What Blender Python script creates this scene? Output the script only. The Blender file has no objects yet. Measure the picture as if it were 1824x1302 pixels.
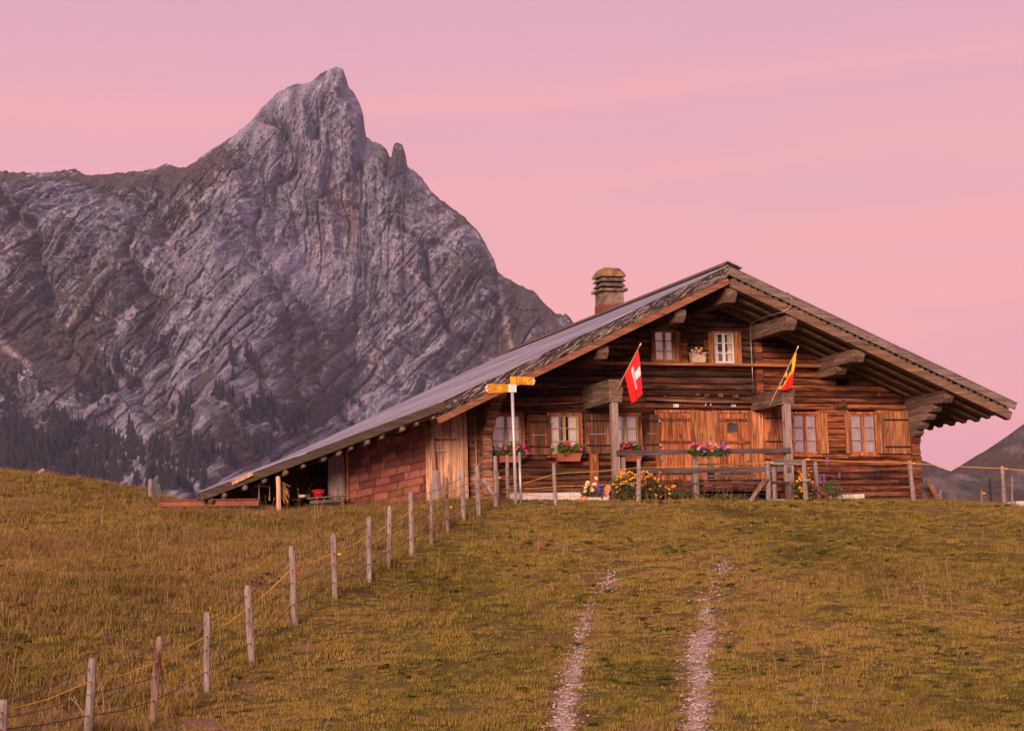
import bpy, bmesh, math, random
import numpy as np
from mathutils import Vector, Matrix, Euler

random.seed(7); rng = np.random.default_rng(11)
scene = bpy.context.scene
COL = scene.collection
R = math.radians

# ------------------------------------------------------------------ camera
F, CX, CY = 3547.0, 912.0, 651.0             # focal length and centre in pixels of a 1824 x 1302 frame
PSI, TH, RHO = R(18.6), R(6.7), R(1.5)
C = np.array([-17.416, -39.831, -2.113])
fw = np.array([math.sin(PSI)*math.cos(TH), math.cos(PSI)*math.cos(TH), math.sin(TH)])
r0 = np.array([math.cos(PSI), -math.sin(PSI), 0.0]); u0 = np.cross(r0, fw)
RT = math.cos(RHO)*r0 - math.sin(RHO)*u0
UP = math.cos(RHO)*u0 + math.sin(RHO)*r0
cam_d = bpy.data.cameras.new('camera'); cam = bpy.data.objects.new('camera', cam_d); COL.objects.link(cam)
cam.matrix_world = Matrix(((RT[0], UP[0], -fw[0], C[0]), (RT[1], UP[1], -fw[1], C[1]), (RT[2], UP[2], -fw[2], C[2]), (0, 0, 0, 1)))
cam_d.sensor_width = 36.0; cam_d.lens = F/1824*36.0
cam_d.clip_start = 0.5; cam_d.clip_end = 30000
scene.camera = cam

# ------------------------------------------------------------------ world, sun, exposure
SUN_AZ, SUN_EL = R(213), R(15)               # where the glow stands: behind the camera, to its left
w = bpy.data.worlds.new('World'); scene.world = w; w.use_nodes = True
nt = w.node_tree; nt.nodes.clear()
def N(t, typ, **kw):
    n = t.nodes.new(typ)
    for k, v in kw.items():
        if k.startswith('i_'):
            key = k[2:]; key = int(key) if key.isdigit() else key.replace('_', ' ')
            n.inputs[key].default_value = v
        else: setattr(n, k, v)
    return n
def ramp(t, stops, interp='LINEAR'):
    n = t.nodes.new('ShaderNodeValToRGB'); cr = n.color_ramp; cr.interpolation = interp
    while len(cr.elements) > 1: cr.elements.remove(cr.elements[-1])
    for i, (p, c) in enumerate(stops):
        e = cr.elements[0] if i == 0 else cr.elements.new(p)
        e.position = p; e.color = (c[0], c[1], c[2], 1)
    return n
def mixc(t, fac, a, b, blend='MIX'):
    n = t.nodes.new('ShaderNodeMix'); n.data_type = 'RGBA'; n.blend_type = blend
    for s, v in ((0, fac), (6, a), (7, b)):
        if hasattr(v, 'links'): t.links.new(v, n.inputs[s])
        elif isinstance(v, (int, float)): n.inputs[s].default_value = v
        else: n.inputs[s].default_value = (v[0], v[1], v[2], 1)
    return n.outputs[2]
def math_n(t, op, a, b=None, clamp=False):
    n = t.nodes.new('ShaderNodeMath'); n.operation = op; n.use_clamp = clamp
    for i, v in enumerate((a, b)):
        if v is None: continue
        if hasattr(v, 'links'): t.links.new(v, n.inputs[i])
        else: n.inputs[i].default_value = v
    return n.outputs[0]
tc = N(nt, 'ShaderNodeTexCoord'); sep = N(nt, 'ShaderNodeSeparateXYZ'); nt.links.new(tc.outputs['Generated'], sep.inputs[0])
mp = N(nt, 'ShaderNodeMapping'); mp.inputs['Scale'].default_value = (1.6, 1.6, 17.0); mp.inputs['Location'].default_value = (0.35, 1.9, 0.4)
mp.inputs['Rotation'].default_value = (R(1.5), R(-1.2), 0)
nt.links.new(tc.outputs['Generated'], mp.inputs[0])
n1 = N(nt, 'ShaderNodeTexNoise', i_Scale=1.25, i_Detail=2.0, i_Roughness=0.4, i_Distortion=0.1); nt.links.new(mp.outputs[0], n1.inputs['Vector'])
mp2 = N(nt, 'ShaderNodeMapping'); mp2.inputs['Scale'].default_value = (3.0, 3.0, 40.0); nt.links.new(tc.outputs['Generated'], mp2.inputs[0])
n2 = N(nt, 'ShaderNodeTexNoise', i_Scale=2.0, i_Detail=4.0, i_Roughness=0.5); nt.links.new(mp2.outputs[0], n2.inputs['Vector'])
nsum = math_n(nt, 'ADD', math_n(nt, 'MULTIPLY', n1.outputs[0], 0.93), math_n(nt, 'MULTIPLY', n2.outputs[0], 0.07))
bands = ramp(nt, [(0.36, (0.62, 0.375, 0.490)), (0.44, (0.76, 0.390, 0.475)), (0.50, (0.900, 0.400, 0.440)), (0.58, (1.04, 0.425, 0.395))])
nt.links.new(nsum, bands.inputs[0])
# soft horizontal sheets of lit cirrus: colour by height above the horizon, shaken by the noise
wob = math_n(nt, 'ADD', sep.outputs['Z'], math_n(nt, 'MULTIPLY', math_n(nt, 'SUBTRACT', nsum, 0.5), 0.16))
elev = ramp(nt, [(0.0, (0.90,0.365,0.405)), (0.085, (0.90,0.375,0.415)), (0.12, (0.90,0.40,0.44)), (0.15, (1.0,0.435,0.425)), (0.178, (0.90,0.42,0.455)), (0.20, (0.95,0.43,0.44)), (0.22, (0.84,0.405,0.475)), (0.243, (0.91,0.415,0.44)), (0.268, (0.78,0.40,0.49)), (0.31, (0.66,0.385,0.52)), (0.60, (0.36,0.25,0.38)), (1.0, (0.26,0.20,0.33))])
nt.links.new(wob, elev.inputs[0])
fade = N(nt, 'ShaderNodeMapRange'); fade.inputs['From Min'].default_value = 0.05; fade.inputs['From Max'].default_value = 0.55; fade.inputs['To Min'].default_value = 0.72; fade.inputs['To Max'].default_value = 0.97
nt.links.new(sep.outputs['Z'], fade.inputs['Value'])
sky_c = mixc(nt, fade.outputs[0], bands.outputs[0], elev.outputs[0])
nish = N(nt, 'ShaderNodeTexSky'); nish.sky_type = 'NISHITA'; nish.sun_disc = False; nish.sun_elevation = R(3.0); nish.sun_rotation = SUN_AZ
nish_s = mixc(nt, 1.0, nish.outputs[0], (0.1, 0.1, 0.1), 'MULTIPLY')
sky_all = mixc(nt, 0.06, sky_c, nish_s)
bg = N(nt, 'ShaderNodeBackground'); bg.inputs[1].default_value = 0.82; nt.links.new(sky_all, bg.inputs[0])
wo = N(nt, 'ShaderNodeOutputWorld'); nt.links.new(bg.outputs[0], wo.inputs[0])

sun_d = bpy.data.lights.new('sun', 'SUN'); sun = bpy.data.objects.new('sun', sun_d); COL.objects.link(sun)
sun_d.energy = 5.0; sun_d.angle = R(20); sun_d.color = (1.0, 0.64, 0.45)
sdir = Vector((-math.sin(SUN_AZ)*math.cos(SUN_EL), -math.cos(SUN_AZ)*math.cos(SUN_EL), -math.sin(SUN_EL)))
sun.rotation_euler = sdir.to_track_quat('-Z', 'Y').to_euler(); sun.location = (-20, -20, 30)
scene.view_settings.view_transform = 'Standard'; scene.view_settings.look = 'None'
scene.view_settings.exposure = 0.46; scene.view_settings.gamma = 1.0; scene.view_settings.use_curve_mapping = False
try:
    scene.cycles.max_bounces = 5; scene.cycles.diffuse_bounces = 2; scene.cycles.glossy_bounces = 2
    scene.cycles.transparent_max_bounces = 8; scene.cycles.use_denoising = True
except Exception: pass

# ------------------------------------------------------------------ measuring helpers: a picture point to a point of the place
def ray(px, py): return fw + RT*((px-CX)/F) - UP*((py-CY)/F)
def P(px, py, Y=0.0):
    d = ray(px, py); return C + d*((Y-C[1])/d[1])
def PD(px, py, D): return C + ray(px, py)*D
def PX(px, py, X):
    d = ray(px, py); return C + d*((X-C[0])/d[0])
def proj(A):
    v = A - C; wd = v@fw
    return CX + F*(v@RT)/wd, CY - F*(v@UP)/wd, wd

# ------------------------------------------------------------------ mesh helpers
class MB:
    def __init__(s): s.v = []; s.f = []; s.m = []
    def quad(s, a, b, c, d, m=0):
        k = len(s.v); s.v += [tuple(a), tuple(b), tuple(c), tuple(d)]; s.f.append((k, k+1, k+2, k+3)); s.m.append(m)
    def poly(s, pts, m=0):
        k = len(s.v); s.v += [tuple(p) for p in pts]; s.f.append(tuple(range(k, k+len(pts)))); s.m.append(m)
    def box(s, x0, x1, y0, y1, z0, z1, m=0):
        k = len(s.v)
        s.v += [(x0,y0,z0),(x1,y0,z0),(x1,y1,z0),(x0,y1,z0),(x0,y0,z1),(x1,y0,z1),(x1,y1,z1),(x0,y1,z1)]
        for f in ((0,3,2,1),(4,5,6,7),(0,1,5,4),(1,2,6,5),(2,3,7,6),(3,0,4,7)):
            s.f.append(tuple(k+i for i in f)); s.m.append(m)
        return s
    def beam(s, p, q, wd, ht, up=(0,0,1), m=0, taper=1.0):
        p = Vector(p); q = Vector(q); d = (q-p).normalized(); upv = Vector(up)
        sd = d.cross(upv)
        if sd.length < 1e-4: sd = d.cross(Vector((1,0,0)))
        sd.normalize(); uv = sd.cross(d).normalized()
        k = len(s.v)
        for e, t in ((p, 1.0), (q, taper)):
            for a, b in ((-1,-1),(1,-1),(1,1),(-1,1)):
                s.v.append(tuple(e + sd*(a*wd/2*t) + uv*(b*ht/2*t)))
        for f in ((0,3,2,1),(4,5,6,7),(0,1,5,4),(1,2,6,5),(2,3,7,6),(3,0,4,7)):
            s.f.append(tuple(k+i for i in f)); s.m.append(m)
        return s
    def tube(s, pts, r, n=6, m=0, cap=True):
        pts = [Vector(p) for p in pts]; k0 = len(s.v); L = len(pts)
        rs = r if isinstance(r, (list, tuple)) else [r]*L
        ref = Vector((0,0,1))
        if abs((pts[-1]-pts[0]).normalized().dot(ref)) > 0.9: ref = Vector((1,0,0))
        for i, p in enumerate(pts):
            d = (pts[min(i+1, L-1)] - pts[max(i-1, 0)]).normalized()
            a = d.cross(ref).normalized(); b = a.cross(d).normalized()
            for j in range(n):
                t = 2*math.pi*j/n
                s.v.append(tuple(p + a*(math.cos(t)*rs[i]) + b*(math.sin(t)*rs[i])))
        for i in range(L-1):
            for j in range(n):
                s.f.append((k0+i*n+j, k0+i*n+(j+1) % n, k0+(i+1)*n+(j+1) % n, k0+(i+1)*n+j)); s.m.append(m)
        if cap:
            s.f.append(tuple(k0+j for j in range(n))); s.m.append(m)
            s.f.append(tuple(k0+(L-1)*n+j for j in reversed(range(n)))); s.m.append(m)
        return s
    def jit(s, a):
        s.v = [(x+random.uniform(-a,a), y+random.uniform(-a,a), z+random.uniform(-a,a)) for x,y,z in s.v]; return s
    def mesh(s, name, mats, smooth=False):
        me = bpy.data.meshes.new(name); me.from_pydata(s.v, [], s.f)
        for m in (mats if isinstance(mats, (list, tuple)) else [mats]): me.materials.append(m)
        if any(s.m): me.polygons.foreach_set('material_index', s.m)
        if smooth: me.polygons.foreach_set('use_smooth', [True]*len(s.f))
        me.update()
        bm = bmesh.new(); bm.from_mesh(me); bmesh.ops.recalc_face_normals(bm, faces=bm.faces[:]); bm.to_mesh(me); bm.free()
        return me
    def build(s, name, mats, parent=None, smooth=False, loc=None):
        return link(name, s.mesh(name, mats, smooth), parent, loc)
def link(name, data, parent=None, loc=None, rot=None):
    o = bpy.data.objects.new(name, data); COL.objects.link(o)
    if parent is not None: o.parent = parent
    if loc is not None: o.location = loc
    if rot is not None: o.rotation_euler = rot
    return o
def tag(o, label=None, cat=None, group=None, kind=None):
    if label: o['label'] = label
    if cat: o['category'] = cat
    if group: o['group'] = group
    if kind: o['kind'] = kind
    return o
def thing(name, label, cat, loc=(0,0,0), group=None):
    o = bpy.data.objects.new(name, None); COL.objects.link(o); o.location = loc; o.empty_display_size = 0.2
    return tag(o, label, cat, group)
def npmesh(name, V, Fq, mat, smooth=True, attrs=None):
    me = bpy.data.meshes.new(name)
    V = np.asarray(V, np.float32); Fq = np.asarray(Fq, np.int32); k = Fq.shape[1]
    me.vertices.add(len(V)); me.vertices.foreach_set('co', V.ravel())
    me.loops.add(Fq.size); me.loops.foreach_set('vertex_index', Fq.ravel())
    me.polygons.add(len(Fq)); me.polygons.foreach_set('loop_start', np.arange(0, Fq.size, k, dtype=np.int32))
    me.polygons.foreach_set('use_smooth', np.full(len(Fq), smooth))
    for an, av in (attrs or {}).items():
        a = me.attributes.new(an, 'FLOAT', 'POINT'); a.data.foreach_set('value', np.asarray(av, np.float32))
    me.materials.append(mat); me.update(calc_edges=True); me.validate()
    return me
def grid_faces(nr, nc):
    i = np.arange(nr-1)[:, None]*nc + np.arange(nc-1)[None, :]
    return np.stack([i, i+1, i+nc+1, i+nc], -1).reshape(-1, 4)

# ------------------------------------------------------------------ numpy noise
def perlin(x, y, seed=0):
    r = np.random.default_rng(seed); perm = r.permutation(512); ang = r.uniform(0, 2*np.pi, 512)
    gx, gy = np.cos(ang), np.sin(ang)
    xi = np.floor(x).astype(int); yi = np.floor(y).astype(int); xf = x-xi; yf = y-yi
    u = xf*xf*xf*(xf*(xf*6-15)+10); v = yf*yf*yf*(yf*(yf*6-15)+10)
    def g(ix, iy, dx, dy):
        h = perm[(perm[ix % 512]+iy) % 512]; return gx[h]*dx + gy[h]*dy
    a = g(xi, yi, xf, yf); b = g(xi+1, yi, xf-1, yf); c = g(xi, yi+1, xf, yf-1); d = g(xi+1, yi+1, xf-1, yf-1)
    return (a+(b-a)*u)*(1-v) + (c+(d-c)*u)*v
def fbm(x, y, o=5, seed=0, gain=0.5, lac=2.03):
    s = 0; a = 1; f = 1
    for i in range(o): s = s + a*perlin(x*f, y*f, seed+i*17); a *= gain; f *= lac
    return s
def ridged(x, y, o=5, seed=0, gain=0.5, lac=2.1):
    s = 0; a = 1; f = 1
    for i in range(o): s = s + a*(1-np.abs(perlin(x*f, y*f, seed+i*13))*2.2); a *= gain; f *= lac
    return s
def sstep(a, b, x):
    t = np.clip((x-a)/(b-a), 0, 1); return t*t*(3-2*t)

# ------------------------------------------------------------------ materials
def new_mat(name):
    m = bpy.data.materials.new(name); m.use_nodes = True; t = m.node_tree; t.nodes.clear()
    o = t.nodes.new('ShaderNodeOutputMaterial'); b = t.nodes.new('ShaderNodeBsdfPrincipled'); t.links.new(b.outputs[0], o.inputs[0])
    b.inputs['Specular IOR Level'].default_value = 0.25
    return m, t, b
def plain(name, c, rough=0.7, metal=0.0, var=0.12, scale=6.0, spec=0.25):
    m, t, b = new_mat(name)
    tc = N(t, 'ShaderNodeTexCoord'); nz = N(t, 'ShaderNodeTexNoise', i_Scale=scale, i_Detail=5.0, i_Roughness=0.6); t.links.new(tc.outputs['Object'], nz.inputs['Vector'])
    lo = [x*(1-var*2) for x in c]; hi = [min(1, x*(1+var*2)) for x in c]
    rp = ramp(t, [(0.3, lo), (0.7, hi)]); t.links.new(nz.outputs[0], rp.inputs[0])
    t.links.new(rp.outputs[0], b.inputs['Base Color']); b.inputs['Roughness'].default_value = rough; b.inputs['Metallic'].default_value = metal
    b.inputs['Specular IOR Level'].default_value = spec
    return m
def wood(name, cols, axis='X', stain=0.5, rnd=0.35, fine=1.0, rough=0.85, stain_c=(0.012, 0.006, 0.004), knots=True, grey=0.28, worn=0.7):
    m, t, b = new_mat(name)
    tc = N(t, 'ShaderNodeTexCoord'); oi = N(t, 'ShaderNodeObjectInfo')
    off = N(t, 'ShaderNodeVectorMath'); off.operation = 'SCALE'; off.inputs[0].default_value = (37.0, 53.0, 71.0); t.links.new(oi.outputs['Random'], off.inputs['Scale'])
    add = N(t, 'ShaderNodeVectorMath'); add.operation = 'ADD'; t.links.new(tc.outputs['Object'], add.inputs[0]); t.links.new(off.outputs[0], add.inputs[1])
    long, cross = 0.9, 14.0*fine
    sc = {'X': (long, cross, cross), 'Y': (cross, long, cross), 'Z': (cross, cross, long)}[axis]
    mp = N(t, 'ShaderNodeMapping'); mp.inputs['Scale'].default_value = sc; t.links.new(add.outputs[0], mp.inputs[0])
    g = N(t, 'ShaderNodeTexNoise', i_Scale=1.6, i_Detail=7.0, i_Roughness=0.68, i_Distortion=0.6); t.links.new(mp.outputs[0], g.inputs['Vector'])
    rp = ramp(t, [(0.28, cols[0]), (0.45, cols[1]), (0.58, cols[2]), (0.74, cols[3] if len(cols) > 3 else cols[2])]); t.links.new(g.outputs[0], rp.inputs[0])
    sc2 = {'X': (0.8, 4.0, 4.0), 'Y': (4.0, 0.8, 4.0), 'Z': (4.0, 4.0, 0.8)}[axis]
    mp2 = N(t, 'ShaderNodeMapping'); mp2.inputs['Scale'].default_value = sc2; t.links.new(add.outputs[0], mp2.inputs[0])
    s = N(t, 'ShaderNodeTexNoise', i_Scale=1.5, i_Detail=5.0, i_Roughness=0.7, i_Distortion=0.8); t.links.new(mp2.outputs[0], s.inputs['Vector'])
    sr = ramp(t, [(0.50, (0,0,0)), (0.64, (1,1,1))]); t.links.new(s.outputs[0], sr.inputs[0])
    gn = N(t, 'ShaderNodeTexNoise', i_Scale=0.9, i_Detail=4.0, i_Roughness=0.6); t.links.new(add.outputs[0], gn.inputs['Vector'])
    gr_ = ramp(t, [(0.48, (0,0,0)), (0.66, (1,1,1))]); t.links.new(gn.outputs[0], gr_.inputs[0])
    gmx = mixc(t, math_n(t, 'MULTIPLY', gr_.outputs[0], grey), rp.outputs[0], mixc(t, 1.0, g.outputs[0], (0.30, 0.215, 0.19), 'MULTIPLY'))
    sf = math_n(t, 'MULTIPLY', sr.outputs[0], stain)
    col = mixc(t, sf, gmx, stain_c)
    mp4 = N(t, 'ShaderNodeMapping'); mp4.inputs['Scale'].default_value = {'X': (1.1, 26.0, 26.0), 'Y': (26.0, 1.1, 26.0), 'Z': (26.0, 26.0, 1.1)}[axis]; t.links.new(add.outputs[0], mp4.inputs[0])
    st = N(t, 'ShaderNodeTexNoise', i_Scale=1.0, i_Detail=3.0, i_Roughness=0.6); t.links.new(mp4.outputs[0], st.inputs['Vector'])
    s2 = ramp(t, [(0.54, (0,0,0)), (0.62, (1,1,1))]); t.links.new(st.outputs[0], s2.inputs[0])
    col = mixc(t, math_n(t, 'MULTIPLY', s2.outputs[0], min(0.8, stain*0.9)), col, stain_c)
    s3 = ramp(t, [(0.30, (1,1,1)), (0.38, (0,0,0))]); t.links.new(st.outputs[0], s3.inputs[0])
    col = mixc(t, math_n(t, 'MULTIPLY', s3.outputs[0], worn), col, tuple(min(0.8, x*1.25) for x in cols[-1]))
    if knots:
        vo = N(t, 'ShaderNodeTexVoronoi', i_Scale=1.0); 
        mp3 = N(t, 'ShaderNodeMapping'); mp3.inputs['Scale'].default_value = {'X': (2.2, 5.5, 5.5), 'Y': (5.5, 2.2, 5.5), 'Z': (5.5, 5.5, 2.2)}[axis]; t.links.new(add.outputs[0], mp3.inputs[0])
        t.links.new(mp3.outputs[0], vo.inputs['Vector'])
        kr = ramp(t, [(0.06, (1,1,1)), (0.14, (0,0,0))]); t.links.new(vo.outputs['Distance'], kr.inputs[0])
        col = mixc(t, math_n(t, 'MULTIPLY', kr.outputs[0], 0.75), col, stain_c)
    br = N(t, 'ShaderNodeMapRange'); br.inputs['To Min'].default_value = 1.0-rnd; br.inputs['To Max'].default_value = 1.0+rnd; t.links.new(oi.outputs['Random'], br.inputs['Value'])
    vm = N(t, 'ShaderNodeVectorMath'); vm.operation = 'SCALE'; t.links.new(col, vm.inputs[0]); t.links.new(br.outputs[0], vm.inputs['Scale'])
    t.links.new(vm.outputs[0], b.inputs['Base Color']); b.inputs['Roughness'].default_value = rough
    bp = N(t, 'ShaderNodeBump'); bp.inputs['Strength'].default_value = 0.5; bp.inputs['Distance'].default_value = 0.015; t.links.new(g.outputs[0], bp.inputs['Height']); t.links.new(bp.outputs[0], b.inputs['Normal'])
    return m

# ------------------------------------------------------------------ terrain
FENCE_BASE = [(2,1330),(157,1312),(272,1303),(368,1236),(449,1187),(526,1118),(597,1075),(658,1036),(692,1012),(733,983),(768,970),(797,946),(826,924),(853,918),(883,902),(905,896)]
def fence_D(x): return 1.0/(0.0460-3.3e-5*(x-272))
ctrl = [PD(x, y, fence_D(x)) for x, y in FENCE_BASE]
for x, y, D in [(912,1302,22),(912,1200,25),(912,1100,28.6),(912,1000,33.2),(912,935,37),
                (1240,1302,22.3),(1240,1200,25.2),(1240,1100,28.8),(1240,1000,33.4),(1240,940,37),
                (1560,1302,22.6),(1560,1150,27),(1560,1000,33.6),(1560,930,38),
                (1824,1302,23),(1824,1150,27.5),(1824,1010,34),(1824,945,38.5),
                (2150,1300,24),(2150,1150,28.5),(2150,1020,35),(2150,960,40),
                (0,1100,24.5),(0,1000,29.5),(0,918,35.5),(0,872,39.5),(0,853,43),
                (150,1000,29.5),(150,912,36),(120,858,43),
                (300,1000,29.5),(300,936,35),(300,908,38),(235,878,42),
                (450,990,31),(450,926,36.5),(450,904,39.0),
                (600,960,33.5),(620,919,37.5),(620,904,39.5),(760,900,39.8),
                (-300,1000,29),(-300,885,38),(-300,835,46)]:
    ctrl.append(PD(x, y, D))
for px in (925, 1000, 1100, 1250, 1400, 1560): ctrl.append(P(px, 893, -2.6))
ctrl.append(P(1640, 892, -2.8)); ctrl.append(P(1740, 897, -2.9)); ctrl.append(P(1824, 905, -3.0)); ctrl.append(P(2000, 925, -3.2))
for X, Y, z in [(-9,-0.8,-.32),(-11,0,-.36),(-7,-.8,-.22),(-5,-.5,-.16),(-2,-1.2,-.22),(1,-1.2,-.22),(4,-1.2,-.22),(6.5,-1,-.35),(-9,3,-.4),(0,4,-.2),(5,4,-.3),(0,14,-.6),(-9,14,-.7),(8,8,-1.2),
                (-13.5,2.5,-.25),(-17.416,-39.83,-3.75),(-30,-36,-3.3),(-5,-42,-4.4),(-17,-30,-3.72),(-10,-32,-3.9),(8,-26,-4.2),(22,-20,-4.6),(-30,-20,-1.6),(-26,-8,0.2),(-20,6,0.45),(14,-4,-1.6),(14,6,-2.5),(20,-10,-3.0),(-20,16,-.8)]:
    ctrl.append(np.array([X, Y, z]))
ctrl = np.array(ctrl)
def _phi(r2): return np.where(r2 > 1e-9, 0.5*r2*np.log(np.maximum(r2, 1e-9)), 0.0)
_cx, _cy, _cz = ctrl[:,0], ctrl[:,1], ctrl[:,2]
n = len(ctrl); A = np.zeros((n+3, n+3))
A[:n,:n] = _phi((_cx[:,None]-_cx)**2 + (_cy[:,None]-_cy)**2) + np.eye(n)*2.0
A[:n,n] = 1; A[:n,n+1] = _cx; A[:n,n+2] = _cy; A[n:,:n] = A[:n,n:].T
_w = np.linalg.solve(A, np.concatenate([_cz, np.zeros(3)]))
def ground_base(X, Y):
    sh = np.shape(X); X = np.ravel(np.asarray(X, float)); Y = np.ravel(np.asarray(Y, float)); out = np.zeros(len(X))
    for i in range(0, len(X), 20000):
        x, y = X[i:i+20000], Y[i:i+20000]
        out[i:i+20000] = _phi((x[:,None]-_cx)**2 + (y[:,None]-_cy)**2)@_w[:n] + _w[n] + _w[n+1]*x + _w[n+2]*y
    d = np.hypot(X+7, Y+14)
    far = -6.0 - 26*sstep(60, 400, d)
    k = sstep(26, 62, d)
    return (np.clip(out, -8, 3)*(1-k) + far*k).reshape(sh)
def ground_z(X, Y):
    X = np.asarray(X, float); Y = np.asarray(Y, float)
    near = 1-sstep(45, 70, np.hypot(X+7, Y+14))
    house = sstep(-3.6, -2.2, Y)*(1-sstep(15, 17, Y))*sstep(-13.5, -11.5, X)*(1-sstep(7, 9, X))
    b = 0.085*fbm(X*0.34, Y*0.34, 2, 5) + 0.06*fbm(X*0.45+Y*.15, Y*1.5-X*.3, 2, 15) + 0.05*fbm(X*0.9, Y*0.9, 3, 9) + 0.028*fbm(X*2.6, Y*2.6, 2, 21)
    return ground_base(X, Y) + 1.35*b*near*(1-0.8*house)
def G(px, py, lo=14.0, hi=60.0):
    D = np.linspace(lo, hi, 1400); pts = C + ray(px, py)[None,:]*D[:,None]
    hit = np.nonzero(pts[:,2] < ground_z(pts[:,0], pts[:,1]))[0]
    return pts[hit[0]] if len(hit) else pts[-1]
TRACKS = [[(985,1330,.14,.85),(1000,1290,.15,.8),(1008,1250,.13,.75),(1018,1210,.15,.8),(1030,1165,.13,.7),(1038,1125,.12,.62),(1046,1092,.12,.6),(1060,1060,.12,.12),(1082,1034,.16,.55),(1092,1018,.1,.15),(1098,985,.1,.0)],
          [(1235,1330,.12,.8),(1240,1290,.14,.74),(1243,1250,.15,.78),(1246,1210,.17,.74),(1240,1165,.19,.9),(1252,1130,.19,.78),(1262,1100,.18,.62),(1256,1068,.12,.55),(1272,1040,.12,.15),(1285,1008,.2,.45),(1292,990,.1,.1)]]
track_pts = []
for tr in TRACKS:
    g = [np.append(G(x, y), (wd, s)) for x, y, wd, s in tr]
    g = np.array(g); tt = np.linspace(0, len(g)-1, 90)
    track_pts.append(np.stack([np.interp(tt, np.arange(len(g)), g[:,i]) for i in range(5)], 1))
MOLE = [(543,1155,.20,.8),(360,1290,.26,.9),(300,1300,.18,.6),(440,1226,.17,.7),(525,1226,.15,.55),(640,1000,.1,.4),(1650,908,.38,.55),(1690,906,.3,.5),(1085,1035,.16,.7),(1290,1012,.2,.35),(905,1030,.11,.6),(890,1024,.1,.4),(1195,1286,.18,.5),(700,1135,.1,.45),(820,1082,.1,.4),(1450,1245,.12,.4),(1560,1185,.1,.4),(1630,1268,.14,.45),(1745,1010,.14,.35),(1400,985,.12,.35),(640,1180,.12,.45),(980,1150,.12,.4),(1380,1120,.1,.4),(200,1130,.14,.4),(420,1010,.14,.35),(250,960,.14,.4)]
mole_pts = [(G(x, y), r, s) for x, y, r, s in MOLE]
def soil_mask(X, Y):
    m = np.zeros(np.shape(X)); ap = np.zeros(np.shape(X))
    for tp in track_pts:
        for q in tp:
            d = np.hypot(X-q[0], Y-q[1]); m = np.maximum(m, q[4]*np.clip(1.35-d/q[3]*0.95, 0, 1))
            ap = np.maximum(ap, (q[4]*.8+.2)*np.clip(1.0-d/(q[3]*3.4), 0, 1))
    mo = np.zeros(np.shape(X))
    for q, r, s in mole_pts:
        d = np.hypot((X-q[0]), (Y-q[1])*0.8); mo = np.maximum(mo, s*np.clip(1.5-d/r, 0, 1))
    return m, ap, mo
def geo(a, b, n): return a*(b/a)**np.linspace(0, 1, n)
xs = np.concatenate([-22-geo(1, 3900, 30)[::-1], np.arange(-22, -19, .3), np.arange(-19, 5, .12), np.arange(5, 14, .3), 14+geo(.5, 3900, 30)])
ys = np.concatenate([-46-geo(1, 3900, 20)[::-1], np.arange(-46, -24, .5), np.arange(-24, -1, .12), np.arange(-1, 18, .4), 18+geo(.6, 4100, 34)])
GX, GY = np.meshgrid(xs, ys)
GZ = ground_z(GX, GY)
near = (GX > -20) & (GX < 6) & (GY > -25) & (GY < 1)
tm = np.zeros(GX.shape); ta = np.zeros(GX.shape); tmo = np.zeros(GX.shape)
a_, b_, c_ = soil_mask(GX[near], GY[near]); tm[near] = a_; ta[near] = b_; tmo[near] = c_
GZ = GZ - 0.07*ta + 0.03*tmo
gm, t, b = new_mat('meadow')
tc = N(t, 'ShaderNodeTexCoord')
nz = N(t, 'ShaderNodeTexNoise', i_Scale=0.5, i_Detail=8.0, i_Roughness=0.65); t.links.new(tc.outputs['Object'], nz.inputs['Vector'])
nf = N(t, 'ShaderNodeTexNoise', i_Scale=22.0, i_Detail=6.0, i_Roughness=0.7); t.links.new(tc.outputs['Object'], nf.inputs['Vector'])
gr = ramp(t, [(0.35, (0.085, 0.064, 0.018)), (0.5, (0.130, 0.098, 0.028)), (0.65, (0.175, 0.115, 0.042))]); t.links.new(nz.outputs[0], gr.inputs[0])
gf = ramp(t, [(0.3, (0.45, 0.45, 0.45)), (0.7, (1.35, 1.35, 1.35))]); t.links.new(nf.outputs[0], gf.inputs[0])
gcol = mixc(t, 1.0, gr.outputs[0], gf.outputs[0], 'MULTIPLY')
at = N(t, 'ShaderNodeAttribute', attribute_name='track'); am = N(t, 'ShaderNodeAttribute', attribute_name='mole')
nd = N(t, 'ShaderNodeTexNoise', i_Scale=7.0, i_Detail=6.0, i_Roughness=0.7); t.links.new(tc.outputs['Object'], nd.inputs['Vector'])
def edge(attr, lo, hi):
    s = math_n(t, 'ADD', attr, math_n(t, 'MULTIPLY', math_n(t, 'SUBTRACT', nd.outputs[0], 0.5), 1.5))
    mr = N(t, 'ShaderNodeMapRange'); mr.inputs['From Min'].default_value = lo; mr.inputs['From Max'].default_value = hi; t.links.new(s, mr.inputs['Value']); return mr.outputs[0]
vg = N(t, 'ShaderNodeTexVoronoi', i_Scale=26.0); t.links.new(tc.outputs['Object'], vg.inputs['Vector'])
grav = ramp(t, [(0.0, (0.30, 0.225, 0.205)), (0.55, (0.43, 0.345, 0.33)), (1.0, (0.20, 0.12, 0.085))]); t.links.new(vg.outputs['Distance'], grav.inputs[0])
soil = ramp(t, [(0.3, (0.17, 0.085, 0.048)), (0.7, (0.30, 0.165, 0.105))]); t.links.new(nf.outputs[0], soil.inputs[0])
aa = N(t, 'ShaderNodeAttribute', attribute_name='apron')
c0 = mixc(t, edge(aa.outputs['Fac'], 0.30, 0.75), gcol, soil.outputs[0])
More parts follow.
